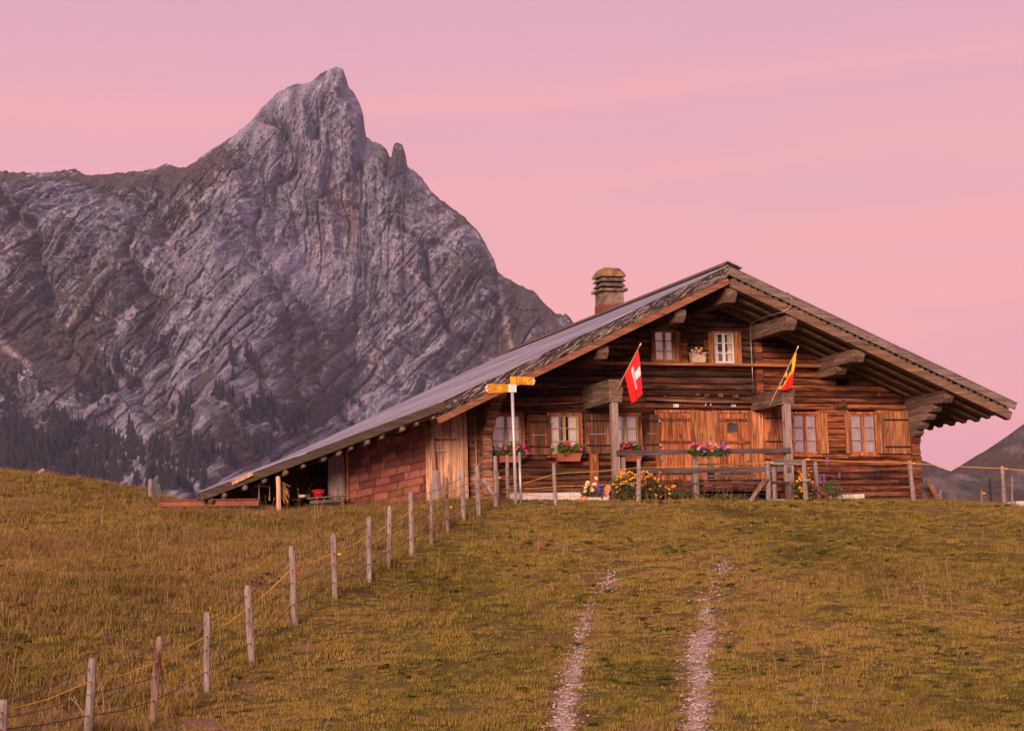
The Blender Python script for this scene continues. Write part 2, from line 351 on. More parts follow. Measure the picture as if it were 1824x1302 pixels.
c1 = mixc(t, edge(am.outputs['Fac'], 0.35, 0.6), c0, soil.outputs[0])
c2 = mixc(t, edge(at.outputs['Fac'], 0.40, 0.62), c1, grav.outputs[0])
t.links.new(c2, b.inputs['Base Color']); b.inputs['Roughness'].default_value = 0.95
bp = N(t, 'ShaderNodeBump'); bp.inputs['Strength'].default_value = 0.7; bp.inputs['Distance'].default_value = 0.04; t.links.new(nf.outputs[0], bp.inputs['Height']); t.links.new(bp.outputs[0], b.inputs['Normal'])
gme = npmesh('ground', np.stack([GX.ravel(), GY.ravel(), GZ.ravel()], 1), grid_faces(len(ys), len(xs)), gm, True, {'track': tm.ravel(), 'mole': tmo.ravel(), 'apron': ta.ravel()})
tag(link('ground', gme), 'olive brown alpine meadow rising to the wooden chalet', 'meadow', kind='structure')

# ------------------------------------------------------------------ mountain
def rock_material(name, rock, grass, hi):
    m, t, b = new_mat(name)
    tc = N(t, 'ShaderNodeTexCoord')
    ag = N(t, 'ShaderNodeAttribute', attribute_name='turf'); asc = N(t, 'ShaderNodeAttribute', attribute_name='scree'); ar = N(t, 'ShaderNodeAttribute', attribute_name='rust')
    n1 = N(t, 'ShaderNodeTexNoise', i_Scale=0.022, i_Detail=10.0, i_Roughness=0.72); t.links.new(tc.outputs['Object'], n1.inputs['Vector'])
    n2 = N(t, 'ShaderNodeTexNoise', i_Scale=0.10, i_Detail=8.0, i_Roughness=0.75, i_Distortion=0.5); t.links.new(tc.outputs['Object'], n2.inputs['Vector'])
    rr = ramp(t, [(0.22, rock[0]), (0.44, rock[1]), (0.60, rock[2]), (0.82, rock[3])]); t.links.new(n1.outputs[0], rr.inputs[0])
    fr = ramp(t, [(0.34, (0.74, 0.74, 0.76)), (0.62, (1.16, 1.16, 1.15))]); t.links.new(n2.outputs[0], fr.inputs[0])
    rc = mixc(t, 1.0, rr.outputs[0], fr.outputs[0], 'MULTIPLY')
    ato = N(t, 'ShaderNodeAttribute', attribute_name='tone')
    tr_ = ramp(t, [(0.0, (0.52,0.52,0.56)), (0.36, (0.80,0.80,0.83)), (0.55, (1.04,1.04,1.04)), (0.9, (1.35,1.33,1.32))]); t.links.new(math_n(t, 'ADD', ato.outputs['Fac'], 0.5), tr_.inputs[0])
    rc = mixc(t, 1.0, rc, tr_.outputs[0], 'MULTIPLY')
    rc = mixc(t, ar.outputs['Fac'], rc, (0.36, 0.20, 0.15))
    gr = ramp(t, [(0.35, grass[0]), (0.65, grass[1])]); t.links.new(n2.outputs[0], gr.inputs[0])
    s = math_n(t, 'ADD', ag.outputs['Fac'], math_n(t, 'MULTIPLY', math_n(t, 'SUBTRACT', n2.outputs[0], 0.5), 0.9))
    mr = N(t, 'ShaderNodeMapRange'); mr.inputs['From Min'].default_value = 0.42; mr.inputs['From Max'].default_value = 0.58; t.links.new(s, mr.inputs['Value'])
    c = mixc(t, mr.outputs[0], rc, gr.outputs[0])
    c = mixc(t, asc.outputs['Fac'], c, hi)
    t.links.new(c, b.inputs['Base Color']); b.inputs['Roughness'].default_value = 0.95; b.inputs['Specular IOR Level'].default_value = 0.1
    bp = N(t, 'ShaderNodeBump'); bp.inputs['Strength'].default_value = 0.8; bp.inputs['Distance'].default_value = 9.0; t.links.new(n2.outputs[0], bp.inputs['Height']); t.links.new(bp.outputs[0], b.inputs['Normal'])
    return m
SIL = [(-700,380),(-420,330),(-220,316),(-80,312),(0,305),(40,309),(85,308),(104,304),(125,299),(143,304),(155,311),(185,311),(205,306),(225,309),(240,303),(252,306),(275,301),(297,291),(315,298),(333,302),(352,288),(380,264),(425,236),(455,207),(475,183),(500,163),(520,152),(545,147),(553,147),(575,130),(590,121),(600,119),(611,124),(616,138),(621,155),(631,166),(640,182),(647,205),(650,228),(653,246),(670,255),(685,263),(695,281),(699,281),(700,257),(704,250),(715,250),(721,270),(726,297),(740,306),(752,318),(765,338),(780,352),(810,374),(825,385),(838,400),(853,413),(865,435),(880,462),(886,485),(900,495),(930,509),(950,520),(975,545),(990,560),(1008,557),(1018,568),(1030,585),(1080,640),(1150,720),(1300,860),(1500,990),(1700,1040)]
D0 = 2600.0
lat = r0.copy(); dep = np.array([math.sin(PSI), math.cos(PSI), 0.0])     # across the view, and away
S0 = np.array([((PD(x, y, D0)-C)@lat) for x, y in SIL]); Zc0 = np.array([PD(x, y, D0)[2] for x, y in SIL]); Dp0 = np.array([((PD(x, y, D0)-C)@dep) for x, y in SIL])
NC, NR = 900, 430
sfine = np.concatenate([np.linspace(S0[0], S0[4], 70)[:-1], np.linspace(S0[4], (PD(1040, 600, D0)-C)@lat, NC-130), np.linspace((PD(1040, 600, D0)-C)@lat, S0[-1], 62)[1:]])
NC = len(sfine)
zc = np.interp(sfine, S0, Zc0)
dc = np.interp(sfine, S0, Dp0)
zc = zc + 3.6*fbm(sfine*0.05, sfine*0+3.3, 5, 3, .6) + 2.2*perlin(sfine*0.21, sfine*0+1.1, 8)
ZB = -60.0
vv = np.linspace(0, 1, NR)**0.9
S = np.repeat(sfine[None,:], NR, 0); Zc = np.repeat(zc[None,:], NR, 0)
Z = ZB + (Zc-ZB)*vv[:,None]
h = Zc - Z                                                             # metres below the crest
_pre = C + lat*S[...,None] + dep*(dc[None,:] - h*0.8)[...,None]; _pre[...,2] = Z
PXm, PYm, _ = proj(_pre)
slope = 0.62 + 0.5*(1-sstep(420, 640, PXm)) *1.0
slope = slope + 0.35*sstep(600, 950, PYm)
steep = np.exp(-(((PXm-575)/105)**2)) * (1-sstep(430, 560, PYm))       # the great wall of the main peak
slope = slope*(1-0.55*steep)
def gsm(a_, sg):
    kk = np.arange(-3*sg, 3*sg+1); g_ = np.exp(-(kk/sg)**2/2); g_ /= g_.sum(); return np.convolve(np.pad(a_, 3*sg, mode='edge'), g_, 'valid')
zsm = gsm(zc, 16)
hs = zsm[None,:] - Z
depth = -hs*slope
# relief: strata dipping to the lower left, vertical flutes on the wall, broad buttresses
a = R(57); us = S*math.cos(a) + Z*math.sin(a); vs = -S*math.sin(a) + Z*math.cos(a)
wx = 30*fbm(S*0.006, Z*0.006, 3, 31); wz = 30*fbm(S*0.006+9, Z*0.006+4, 3, 37)
def saw(x_, sharp=0.82):
    q = x_-np.floor(x_); return np.where(q < sharp, q/sharp, (1-q)/(1-sharp))
def beds(per, seed, amp_n):
    brk = np.clip(0.55+1.1*fbm((us+wx)*0.006, (vs+wz)*0.010, 4, seed), 0, 1.3)
    return saw((vs+wz*0.22)/per + amp_n*0.55*fbm((us+wx)*0.006, vs*0.012, 4, seed+5))*brk
strata = 0.9*beds(64, 401, 1.1) + 0.62*beds(27, 411, 1.3) + 0.26*beds(12, 421, 1.5)
flutes = ridged((S+wx*0.7)*0.021, (Z+wz)*0.0048, 6, 57, 0.60) + 0.5*saw((S+wx*1.3)/34 + 1.2*fbm(S*0.01, Z*0.004, 4, 61), .7)
crag = ridged((S+wx)*0.011, (Z+wz)*0.011, 7, 77, 0.62)
broad = fbm((S+wx)*0.0042, (Z+wz)*0.0034, 4, 91)
gul = np.clip(1-np.abs(fbm((S*0.8+Z*0.45+wx*1.5)*0.0075, (Z*0.55-S*.2+wz)*0.0030, 3, 151))*4.2, 0, 1)**2
wf = np.clip(np.exp(-(((PXm-590)/140)**2))*(1-sstep(470, 620, PYm)) + 0.10, 0, 1)
rel = 9*crag + 42*broad + (1-wf)*46*strata + wf*20*flutes - 32*gul
fade = sstep(0, 62, h)
# hand-placed ribs (image line, radius, push towards the viewer)
def seg_d(x0, y0, x1, y1):
    dx, dy = x1-x0, y1-y0; L = dx*dx+dy*dy
    tt = np.clip(((PXm-x0)*dx+(PYm-y0)*dy)/L, 0, 1); return np.hypot(PXm-(x0+tt*dx), PYm-(y0+tt*dy))
for x0, y0, x1, y1, rad, am in [(545,150,560,330,26,34),(556,150,566,250,9,-46),(600,130,640,260,26,30),(655,260,640,380,26,-34),(430,345,420,480,34,42),(470,480,300,640,40,30),(300,470,180,600,26,26),(560,520,480,760,60,30),
                                (700,300,760,420,30,30),(820,400,860,520,34,26),(540,480,640,640,26,-32),(640,620,760,680,24,26),(120,310,20,420,26,24),(250,340,120,500,30,28),(0,560,260,660,26,22),(0,610,150,720,40,46),(330,690,260,860,44,-36),(880,500,900,640,26,20),(990,570,960,660,30,24)]:
    rel = rel + am*np.exp(-(seg_d(x0, y0, x1, y1)/rad)**2)
depth = depth - rel*fade - 8*ridged(S*0.035, Z*0.035, 4, 99, .6)*sstep(0, 8, h)
base = C + lat*S[...,None] + dep*(dc[None,:] + depth)[...,None]
MP = base.copy(); MP[...,2] = Z
# turf and pale rubble where the face lies back, plus known patches
gz, gx_ = np.gradient(depth); dz, _ = np.gradient(Z); _, ds = np.gradient(S)
lie = np.clip(gz/np.maximum(dz, 1e-3), -3, 3)                          # away per metre up: high = lies back
from_noise = fbm(S*0.012, Z*0.012, 5, 111)
from_noise = from_noise*0.6 + 0.7*fbm((us+wx)*0.012, (vs+wz)*0.045, 5, 131, .6)
turf = 0.20 + 0.20*(np.clip(lie,-1,2)-0.75) + 0.80*from_noise*(1-0.72*wf) - 0.14*wf
for x, y, rx, ry, am in [(350,325,95,34,.75),(420,365,50,26,.35),(110,330,60,16,.35),(20,330,40,20,.5),(200,330,60,16,.5),(575,135,20,12,.5),(590,190,14,40,.15),(525,290,70,26,.22),(690,290,26,40,.35),(760,360,36,40,.25),(60,610,120,70,.5),(170,620,90,40,.4),(40,560,70,40,.35),(250,560,110,50,.22),(560,590,40,16,.35),(690,560,60,14,.25),(700,620,80,16,.3),(590,640,40,16,.2),(610,690,50,24,.25),(900,520,60,26,.5),(820,500,50,30,.25),(960,560,40,30,.35),(560,740,50,24,.3),(720,660,60,30,.3),(880,600,80,60,.2),(460,520,20,20,.3),(100,470,60,80,.2),(330,420,40,50,.2),(230,345,120,24,.3),(60,420,80,50,.12),(120,650,140,60,.25),(230,470,110,60,.12),(300,560,90,40,.15)]:
    turf = turf + am*np.exp(-((PXm-x)/rx)**2-((PYm-y)/ry)**2)
for x, y, rx, ry, am in [(540,400,110,160,.3),(430,440,40,90,.4),(250,385,60,40,.35),(430,600,110,90,.3),(330,690,90,60,.2),(640,520,80,60,.15)]:
    turf = turf - am*np.exp(-((PXm-x)/rx)**2-((PYm-y)/ry)**2)
t_str = fbm((us+wx)*0.008, (vs+wz)*0.075, 5, 301, .62); t_flu = fbm((S+wx*.6)*0.075, (Z+wz)*0.014, 5, 321, .62); t_spk = fbm(S*0.16, Z*0.16, 3, 341, .6)
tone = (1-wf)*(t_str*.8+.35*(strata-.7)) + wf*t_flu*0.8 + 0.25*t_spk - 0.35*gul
def crack(x_, y_, seed, k_): return np.clip(1-np.abs(fbm(x_, y_, 3, seed, .45))*k_, 0, 1)
cr_s = crack((us+wx*.4)*0.0050, (vs+wz*.22)*0.040, 501, 14); cr_j = crack((us+wx*.5)*0.030, (vs+wz*.5)*0.010, 511, 15); cr_v = crack((S+wx*.5)*0.032, (Z+wz)*0.0055, 521, 13)
cracks = (1-wf)*np.maximum(cr_s, .7*cr_j) + wf*np.maximum(cr_v, .3*cr_s)
depth_c = 10*cracks*fade
base = base + dep*depth_c[...,None]; MP[...,:2] = base[...,:2]
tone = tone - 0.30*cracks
turf = turf - 0.25*tone + 0.22*gul - 0.30*(1-wf)*(strata-.55)
scree = np.zeros(S.shape)
for x0, y0, x1, y1, rad in [(285,465,215,540,4),(215,540,180,590,5),(180,590,176,612,4),(352,380,372,425,3.5),(0,372,60,480,3.5),(0,592,110,680,5),(340,490,335,460,3),(700,460,770,520,3),(890,520,905,600,5),(905,600,920,650,4),(480,720,500,760,3)]:
    scree = np.maximum(scree, np.exp(-((seg_d(x0, y0, x1, y1) + 2.5*fbm(S*0.05, Z*0.05, 3, 15))/rad)**2))
rust = np.zeros(S.shape)
for x, y, rx, ry, am in [(625,370,14,50,.8),(600,350,16,60,.45),(760,570,18,22,.6),(670,640,10,16,.6),(545,330,12,60,.25),(575,440,16,50,.3)]:
    rust = np.maximum(rust, am*np.exp(-((PXm-x)/rx)**2-((PYm-y)/ry)**2)*np.clip(0.6+1.4*fbm(S*0.04, Z*0.01, 4, 5), 0, 1.2))
# the far side of the mountain falls away behind the crest
nb = 24
Bk = []
for j in range(1, nb+1):
    q = (j/nb)**1.3; pt = MP[-1].copy(); zz = zc + (ZB-zc)*q
    pt = pt + dep*(q*700)[...,None] if False else pt + dep*(q*700); pt[:,2] = zz + 14*fbm(sfine*0.01, sfine*0+q*6, 4, 61)*math.sin(q*math.pi)
    Bk.append(pt)
MV = np.concatenate([MP.reshape(-1, 3), np.array(Bk).reshape(-1, 3)])
pad = np.zeros(nb*NC)
mmat = rock_material('mountain_rock', [(0.165,0.168,0.236),(0.250,0.250,0.330),(0.330,0.325,0.410),(0.42,0.405,0.48)], [(0.068,0.058,0.062),(0.130,0.100,0.088)], (0.46,0.39,0.40))
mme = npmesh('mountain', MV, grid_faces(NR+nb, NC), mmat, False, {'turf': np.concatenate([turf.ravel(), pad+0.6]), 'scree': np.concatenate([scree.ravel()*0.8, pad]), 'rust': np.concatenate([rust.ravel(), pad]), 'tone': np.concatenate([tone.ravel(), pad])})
tag(link('mountain', mme), 'tall grey limestone peak with a rock spire beyond the chalet', 'mountain', kind='structure')
MPX = np.stack(proj(MP.reshape(-1, 3)), 1)
def on_mountain(px, py):
    i = np.argmin((MPX[:,0]-px)**2 + (MPX[:,1]-py)**2); return MP.reshape(-1, 3)[i]

def make_hill(name, label, sil, D, back, seed, mat, zb=-40):
    s_ = np.array([((PD(x, y, D)-C)@lat) for x, y in sil]); z_ = np.array([PD(x, y, D)[2] for x, y in sil])
    ss = np.linspace(s_[0], s_[-1], 260); zz = np.interp(ss, s_, z_) + 1.2*fbm(ss*0.03, ss*0+seed, 4, seed)
    dq = np.interp(ss, s_, np.array([((PD(x, y, D)-C)@dep) for x, y in sil]))
    rows = []
    for q in np.linspace(0, 1, 60):
        z = zb + (zz-zb)*q; hh = zz - z
        dd = -hh*1.5 - 22*fbm(ss*0.014+z*.012, z*0.016+seed, 6, seed+2, .6)*min(1, (1-q)*8)
        rows.append(C[None,:] + lat*ss[:,None] + dep*(dq+dd)[:,None]); rows[-1][:,2] = z
    for q in np.linspace(0.1, 1, 12):
        p_ = rows[59] + dep*(q*back); p_[:,2] = zz + (zb-zz)*q; rows.append(p_)
    V = np.array(rows); nr = len(rows)
    tf = 0.60 + 0.75*fbm(V[...,0]*0.02, V[...,2]*0.06, 6, seed+5, .6)
    o = link(name, npmesh(name, V.reshape(-1, 3), grid_faces(nr, 260), mat, True, {'turf': tf.ravel(), 'scree': tf.ravel()*0, 'rust': tf.ravel()*0, 'tone': (1.0*fbm(V[...,0]*0.03, V[...,2]*0.09, 6, seed+15, .68)).ravel()}))
    return tag(o, label, 'hill', kind='structure')
hmat = rock_material('hill_turf', [(0.10,0.085,0.09),(0.13,0.11,0.11),(0.16,0.13,0.13),(0.2,0.17,0.17)], [(0.070,0.052,0.046),(0.125,0.088,0.068)], (0.3,0.25,0.25))
make_hill('hill', 'brown grassy hillside climbing to the right edge behind the chalet', [(1500,985),(1640,880),(1690,842),(1735,814),(1781,786),(1812,763),(1830,750),(1900,690),(2050,600),(2300,520),(2600,560)], 1500.0, 700, 5, hmat)
make_hill('hill', 'lower reddish brown slope in the gap beside the chalet corner', [(1300,760),(1450,765),(1560,790),(1648,822),(1690,838),(1740,846),(1824,862),(1950,880),(2200,930)], 1150.0, 500, 9, hmat)

# ------------------------------------------------------------------ the evening air
hz = bpy.data.materials.new('haze'); hz.use_nodes = True; t = hz.node_tree; t.nodes.clear()
pv = t.nodes.new('ShaderNodeVolumePrincipled'); pv.inputs['Density'].default_value = 5.8e-5; pv.inputs['Color'].default_value = (0.58, 0.66, 1.0, 1); pv.inputs['Anisotropy'].default_value = 0.0
ho = t.nodes.new('ShaderNodeOutputMaterial'); t.links.new(pv.outputs[0], ho.inputs['Volume'])
tag(MB().box(-4300, 4300, -4300, 4300, -90, 900).build('haze', hz), 'thin lilac evening haze over the valley', 'haze', kind='stuff')

# ------------------------------------------------------------------ materials of the chalet
W_LOG = wood('log_wood', [(0.016,0.006,0.005),(0.090,0.026,0.013),(0.230,0.066,0.027),(0.46,0.160,0.062)], 'X', 0.95, 0.35)
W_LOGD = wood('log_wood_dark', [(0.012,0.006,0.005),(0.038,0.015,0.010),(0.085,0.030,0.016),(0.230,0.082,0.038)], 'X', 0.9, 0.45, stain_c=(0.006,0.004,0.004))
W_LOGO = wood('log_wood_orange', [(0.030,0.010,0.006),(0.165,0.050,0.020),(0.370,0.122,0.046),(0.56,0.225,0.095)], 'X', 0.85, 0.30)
W_LOGG = wood('log_wood_weathered', [(0.055,0.024,0.016),(0.215,0.092,0.056),(0.390,0.182,0.112),(0.56,0.31,0.20)], 'X', 0.7, 0.25)
W_PLANKV = wood('plank_wood', [(0.060,0.017,0.009),(0.27,0.082,0.032),(0.50,0.170,0.062),(0.66,0.27,0.11)], 'Z', 0.6, 0.22)
W_PLANKP = wood('pale_plank_wood', [(0.10,0.036,0.016),(0.30,0.112,0.046),(0.47,0.195,0.082),(0.62,0.30,0.14)], 'Z', 0.55, 0.22)
W_PLANKX = wood('ledge_wood', [(0.10,0.036,0.016),(0.32,0.115,0.048),(0.48,0.195,0.082),(0.62,0.29,0.14)], 'X', 0.3, 0.1)
W_SHUT = wood('shutter_wood', [(0.030,0.012,0.008),(0.115,0.042,0.022),(0.215,0.082,0.042),(0.34,0.15,0.080)], 'Z', 0.55, 0.25)
W_GREYX = wood('grey_wood_x', [(0.060,0.044,0.040),(0.125,0.092,0.082),(0.20,0.150,0.132),(0.29,0.225,0.20)], 'X', 0.3, 0.15)
W_RAIL = wood('rail_wood', [(0.030,0.024,0.026),(0.075,0.060,0.062),(0.12,0.095,0.095),(0.18,0.145,0.14)], 'X', 0.35, 0.2)
W_GREYY = wood('grey_wood_y', [(0.055,0.036,0.028),(0.125,0.080,0.062),(0.21,0.138,0.110),(0.31,0.215,0.175)], 'Y', 0.35, 0.15)
W_GREYZ = wood('grey_wood_z', [(0.10,0.075,0.068),(0.23,0.175,0.160),(0.34,0.265,0.245),(0.44,0.355,0.335)], 'Z', 0.18, 0.15)
W_BARN = wood('barn_plank_wood', [(0.17,0.090,0.054),(0.43,0.245,0.152),(0.60,0.36,0.235),(0.68,0.44,0.31)], 'Z', 0.34, 0.16, stain_c=(0.06,0.045,0.045))
W_RAFT = wood('rafter_wood', [(0.070,0.038,0.024),(0.155,0.088,0.056),(0.225,0.135,0.090),(0.31,0.195,0.135)], 'X', 0.35, 0.2)
W_REDR = wood('verge_rafter_wood', [(0.09,0.035,0.020),(0.22,0.085,0.048),(0.31,0.125,0.070),(0.38,0.17,0.10)], 'X', 0.25, 0.1)
W_BARGE = wood('barge_board_wood', [(0.026,0.018,0.013),(0.058,0.040,0.030),(0.088,0.063,0.050),(0.130,0.098,0.080)], 'X', 0.5, 0.1, stain_c=(0.035,0.030,0.016), grey=0.0, worn=0.35)
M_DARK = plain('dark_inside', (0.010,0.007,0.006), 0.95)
M_IRON = plain('wrought_iron', (0.022,0.018,0.018), 0.55, 0.4)
M_STEEL = plain('galvanised_steel', (0.42,0.42,0.44), 0.45, 0.6)
M_WHITE = plain('white_paint', (0.62,0.60,0.58), 0.7, var=0.05)
M_PLASTER = plain('whitewashed_stone', (0.60,0.52,0.50), 0.9, var=0.14, scale=4)
M_CURTAIN = plain('curtain_cloth', (0.90,0.82,0.70), 0.9, var=0.08, scale=12)
M_NET = plain('net_curtain', (0.56,0.50,0.49), 0.9, var=0.14, scale=5)
M_SASH = plain('sash_paint', (0.40,0.26,0.17), 0.6, var=0.12)
M_SHINGLE = plain('grey_shingle', (0.085,0.068,0.068), 0.9, var=0.25, scale=18)
M_TERRA = plain('terracotta', (0.30,0.085,0.055), 0.8, var=0.12)
def glass_mat():
    m, t, b = new_mat('window_glass'); out = [x for x in t.nodes if x.type == 'OUTPUT_MATERIAL'][0]; t.nodes.remove(b)
    g = N(t, 'ShaderNodeBsdfGlossy'); g.inputs['Roughness'].default_value = 0.03; tr = N(t, 'ShaderNodeBsdfTransparent'); mx = N(t, 'ShaderNodeMixShader')
    tc = N(t, 'ShaderNodeTexCoord'); nz = N(t, 'ShaderNodeTexNoise', i_Scale=1.2, i_Detail=1.0); t.links.new(tc.outputs['Object'], nz.inputs['Vector'])
    bp = N(t, 'ShaderNodeBump'); bp.inputs['Strength'].default_value = 0.1; t.links.new(nz.outputs[0], bp.inputs['Height']); t.links.new(bp.outputs[0], g.inputs['Normal'])
    tr.inputs[0].default_value = (0.95, 0.95, 0.95, 1)
    fr = N(t, 'ShaderNodeFresnel'); fr.inputs['IOR'].default_value = 1.5
    t.links.new(math_n(t, 'ADD', math_n(t, 'MULTIPLY', fr.outputs[0], 1.5), 0.10, True), mx.inputs[0]); t.links.new(tr.outputs[0], mx.inputs[1]); t.links.new(g.outputs[0], mx.inputs[2]); t.links.new(mx.outputs[0], out.inputs[0])
    return m
M_GLASS = glass_mat()
def sheet_mat():
    m, t, b = new_mat('roof_sheet_metal')
    tc = N(t, 'ShaderNodeTexCoord'); nz = N(t, 'ShaderNodeTexNoise', i_Scale=1.3, i_Detail=6.0, i_Roughness=0.65); t.links.new(tc.outputs['Object'], nz.inputs['Vector'])
    rp = ramp(t, [(0.35, (0.42,0.41,0.45)), (0.6, (0.58,0.565,0.60)), (0.72, (0.46,0.37,0.36))]); t.links.new(nz.outputs[0], rp.inputs[0])
    oi = N(t, 'ShaderNodeObjectInfo'); br = N(t, 'ShaderNodeMapRange'); br.inputs['To Min'].default_value = 0.78; br.inputs['To Max'].default_value = 1.12; t.links.new(oi.outputs['Random'], br.inputs['Value'])
    mps = N(t, 'ShaderNodeMapping'); mps.inputs['Scale'].default_value = (0.5, 5.0, 0.5); t.links.new(tc.outputs['Object'], mps.inputs[0])
    ns_ = N(t, 'ShaderNodeTexNoise', i_Scale=1.2, i_Detail=5.0, i_Roughness=0.7); t.links.new(mps.outputs[0], ns_.inputs['Vector'])
    rs_ = ramp(t, [(0.5, (0,0,0)), (0.72, (1,1,1))]); t.links.new(ns_.outputs[0], rs_.inputs[0])
    cc = mixc(t, math_n(t, 'MULTIPLY', rs_.outputs[0], 0.6), rp.outputs[0], (0.24, 0.155, 0.13))
    vm = N(t, 'ShaderNodeVectorMath'); vm.operation = 'SCALE'; t.links.new(cc, vm.inputs[0]); t.links.new(br.outputs[0], vm.inputs['Scale']); t.links.new(vm.outputs[0], b.inputs['Base Color'])
    b.inputs['Roughness'].default_value = 0.36; b.inputs['Metallic'].default_value = 0.6; return m
M_SHEET = sheet_mat()

# ------------------------------------------------------------------ the chalet
hut = thing('alpine_hut', 'old brown log chalet with a broad gable roof and long lean-to on the crest', 'chalet', (0, 0, 0))
RX, RZ = 0.22, 4.81                          # ridge
KX = -6.2; YF, YB = -1.92, 13.0              # roof kink, front verge, back verge
def zt(X):
    if X >= RX: return RZ - 0.42*(X-RX)
    if X >= KX: return RZ - 0.462*(RX-X)
    return RZ - 0.462*(RX-KX) - 0.362*(KX-X)
XL, XR = -11.02, 7.05
UND = 0.45
FX0, FX1 = -5.15, 5.62
def fx(px, py): return P(px, py, 0.0)[0]
def fz(px, py): return P(px, py, 0.0)[2]
# openings in the front wall (left, right, bottom, top) taken off the photograph
def rect(x0, y0, x1, y1, Y=0.0):
    a = P((x0+x1)/2, y1, Y); b = P((x0+x1)/2, y0, Y); l = P(x0, (y0+y1)/2, Y); r_ = P(x1, (y0+y1)/2, Y)
    return l[0], r_[0], a[2], b[2]
WIN = {'w1': rect(875,740,927,809), 'w2': rect(980,740,1030,809), 'w3': rect(1092,740,1136,809), 'w4': rect(1412,738,1456,808), 'w5': rect(1514,738,1561,808),
       'u1': rect(1165,590,1201,643), 'u2': rect(1271,594,1306,647)}
DOORS = {'d1': rect(1172,735,1231,857), 'd2': rect(1280,736,1336,857)}
OPEN = [(a-.03, b+.03, c-.03, d+.03) for a, b, c, d in list(WIN.values())+list(DOORS.values())]
OPEN.append(rect(1489,673,1511,687))
H = 0.142
z = -0.32; k = 0
while z < 4.4:
    h_ = H*random.uniform(0.94, 1.06); z1 = z + h_
    def lim(zz):
        l = FX0 if zt(FX0)-UND > zz else RX-(RZ-UND-zz)/0.462
        r_ = FX1 if zt(FX1)-UND > zz else RX+(RZ-UND-zz)/0.42
        return l, r_
    l0, r0_ = lim(z); l1, r1 = lim(z1)
    if r1 - l1 > 0.1:
        cuts = sorted([(o[0], o[1]) for o in OPEN if min(z1, o[3])-max(z, o[2]) > 0.35*h_])
        segs = []; cur = None
        xs_ = l0
        for a, bq in cuts:
            if a > xs_: segs.append((xs_, a))
            xs_ = max(xs_, bq)
        if xs_ < r0_: segs.append((xs_, r0_))
        segs = [q for sg in segs for q in ([sg] if not (sg[0] < 1.72 < sg[1]) else [(sg[0], 1.718), (1.722, sg[1])])]
        for a, bq in segs:
            ta = l1 if abs(a-l0) < 1e-6 else a; tb = r1 if abs(bq-r0_) < 1e-6 else bq
            if tb-ta < 0.05: continue
            nseg = max(1, int((bq-a)/0.7)); mb = MB(); rows = []
            jz = [random.uniform(-.008, .008) for _ in range(nseg+1)]; jy = [random.uniform(-.008, .010) for _ in range(nseg+1)]
            for i in range(nseg+1):
                u = i/nseg; xb = a+(bq-a)*u; xt = ta+(tb-ta)*u
                for yy, zq in ((0.14, z+.004), (0.012+jy[i], z+.004), (-0.022+jy[i], z+.2*h_+jz[i]), (-0.030+jy[i], z+.55*h_), (-0.018+jy[i], z+.86*h_+jz[i]), (0.016+jy[i], z1-.004), (0.14, z1-.004)):
                    q = (zq-z)/h_; mb.v.append((xb+(xt-xb)*q, yy, zq))
            for i in range(nseg):
                for j in range(7):
                    mb.f.append((i*7+j, i*7+(j+1) % 7, (i+1)*7+(j+1) % 7, (i+1)*7+j)); mb.m.append(0)
            mb.f.append(tuple(range(7))); mb.m.append(0); mb.f.append(tuple(nseg*7+j for j in range(7))); mb.m.append(0)
            ru = random.random()
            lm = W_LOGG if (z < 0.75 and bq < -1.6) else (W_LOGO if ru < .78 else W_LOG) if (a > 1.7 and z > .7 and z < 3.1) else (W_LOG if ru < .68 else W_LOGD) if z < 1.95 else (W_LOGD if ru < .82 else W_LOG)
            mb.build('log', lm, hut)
    z = z1; k += 1
# backing and the other walls
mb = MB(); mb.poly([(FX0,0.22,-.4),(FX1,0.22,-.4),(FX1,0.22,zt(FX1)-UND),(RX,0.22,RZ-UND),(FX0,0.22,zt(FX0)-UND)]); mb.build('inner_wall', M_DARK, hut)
MB().box(FX1-.10, FX1+.02, 0.15, 12, -1.0, zt(FX1)-UND).build('side_wall', W_LOG, hut)
MB().box(FX0, FX0+.12, 0.23, 12, -.6, zt(FX0)-UND).build('side_wall', W_LOG, hut)
mb = MB(); mb.poly([(FX0,12,-1),(FX1,12,-1),(FX1,12,zt(FX1)-UND),(RX,12,RZ-UND),(FX0,12,zt(FX0)-UND)]); mb.build('back_wall', W_LOG, hut)
# loose knots and cut log ends proud of the wall
for px, py in [(1185,707),(1243,703),(1260,704),(1284,704),(1311,706),(1501,712),(1566,703)]:
    p = P(px, py, -.06); s_ = random.uniform(.035, .055)
    MB().beam((p[0], .02, p[2]), (p[0]+random.uniform(-.02,.02), -.07, p[2]), s_*2, s_*1.5).build('log_end', W_SHUT, hut)
p = P(1498, 722, -.1); MB().beam((p[0]-.14, -.02, p[2]-.01), (p[0]+.14, -.08, p[2]+.02), .07, .09).build('bracket', W_SHUT, hut)

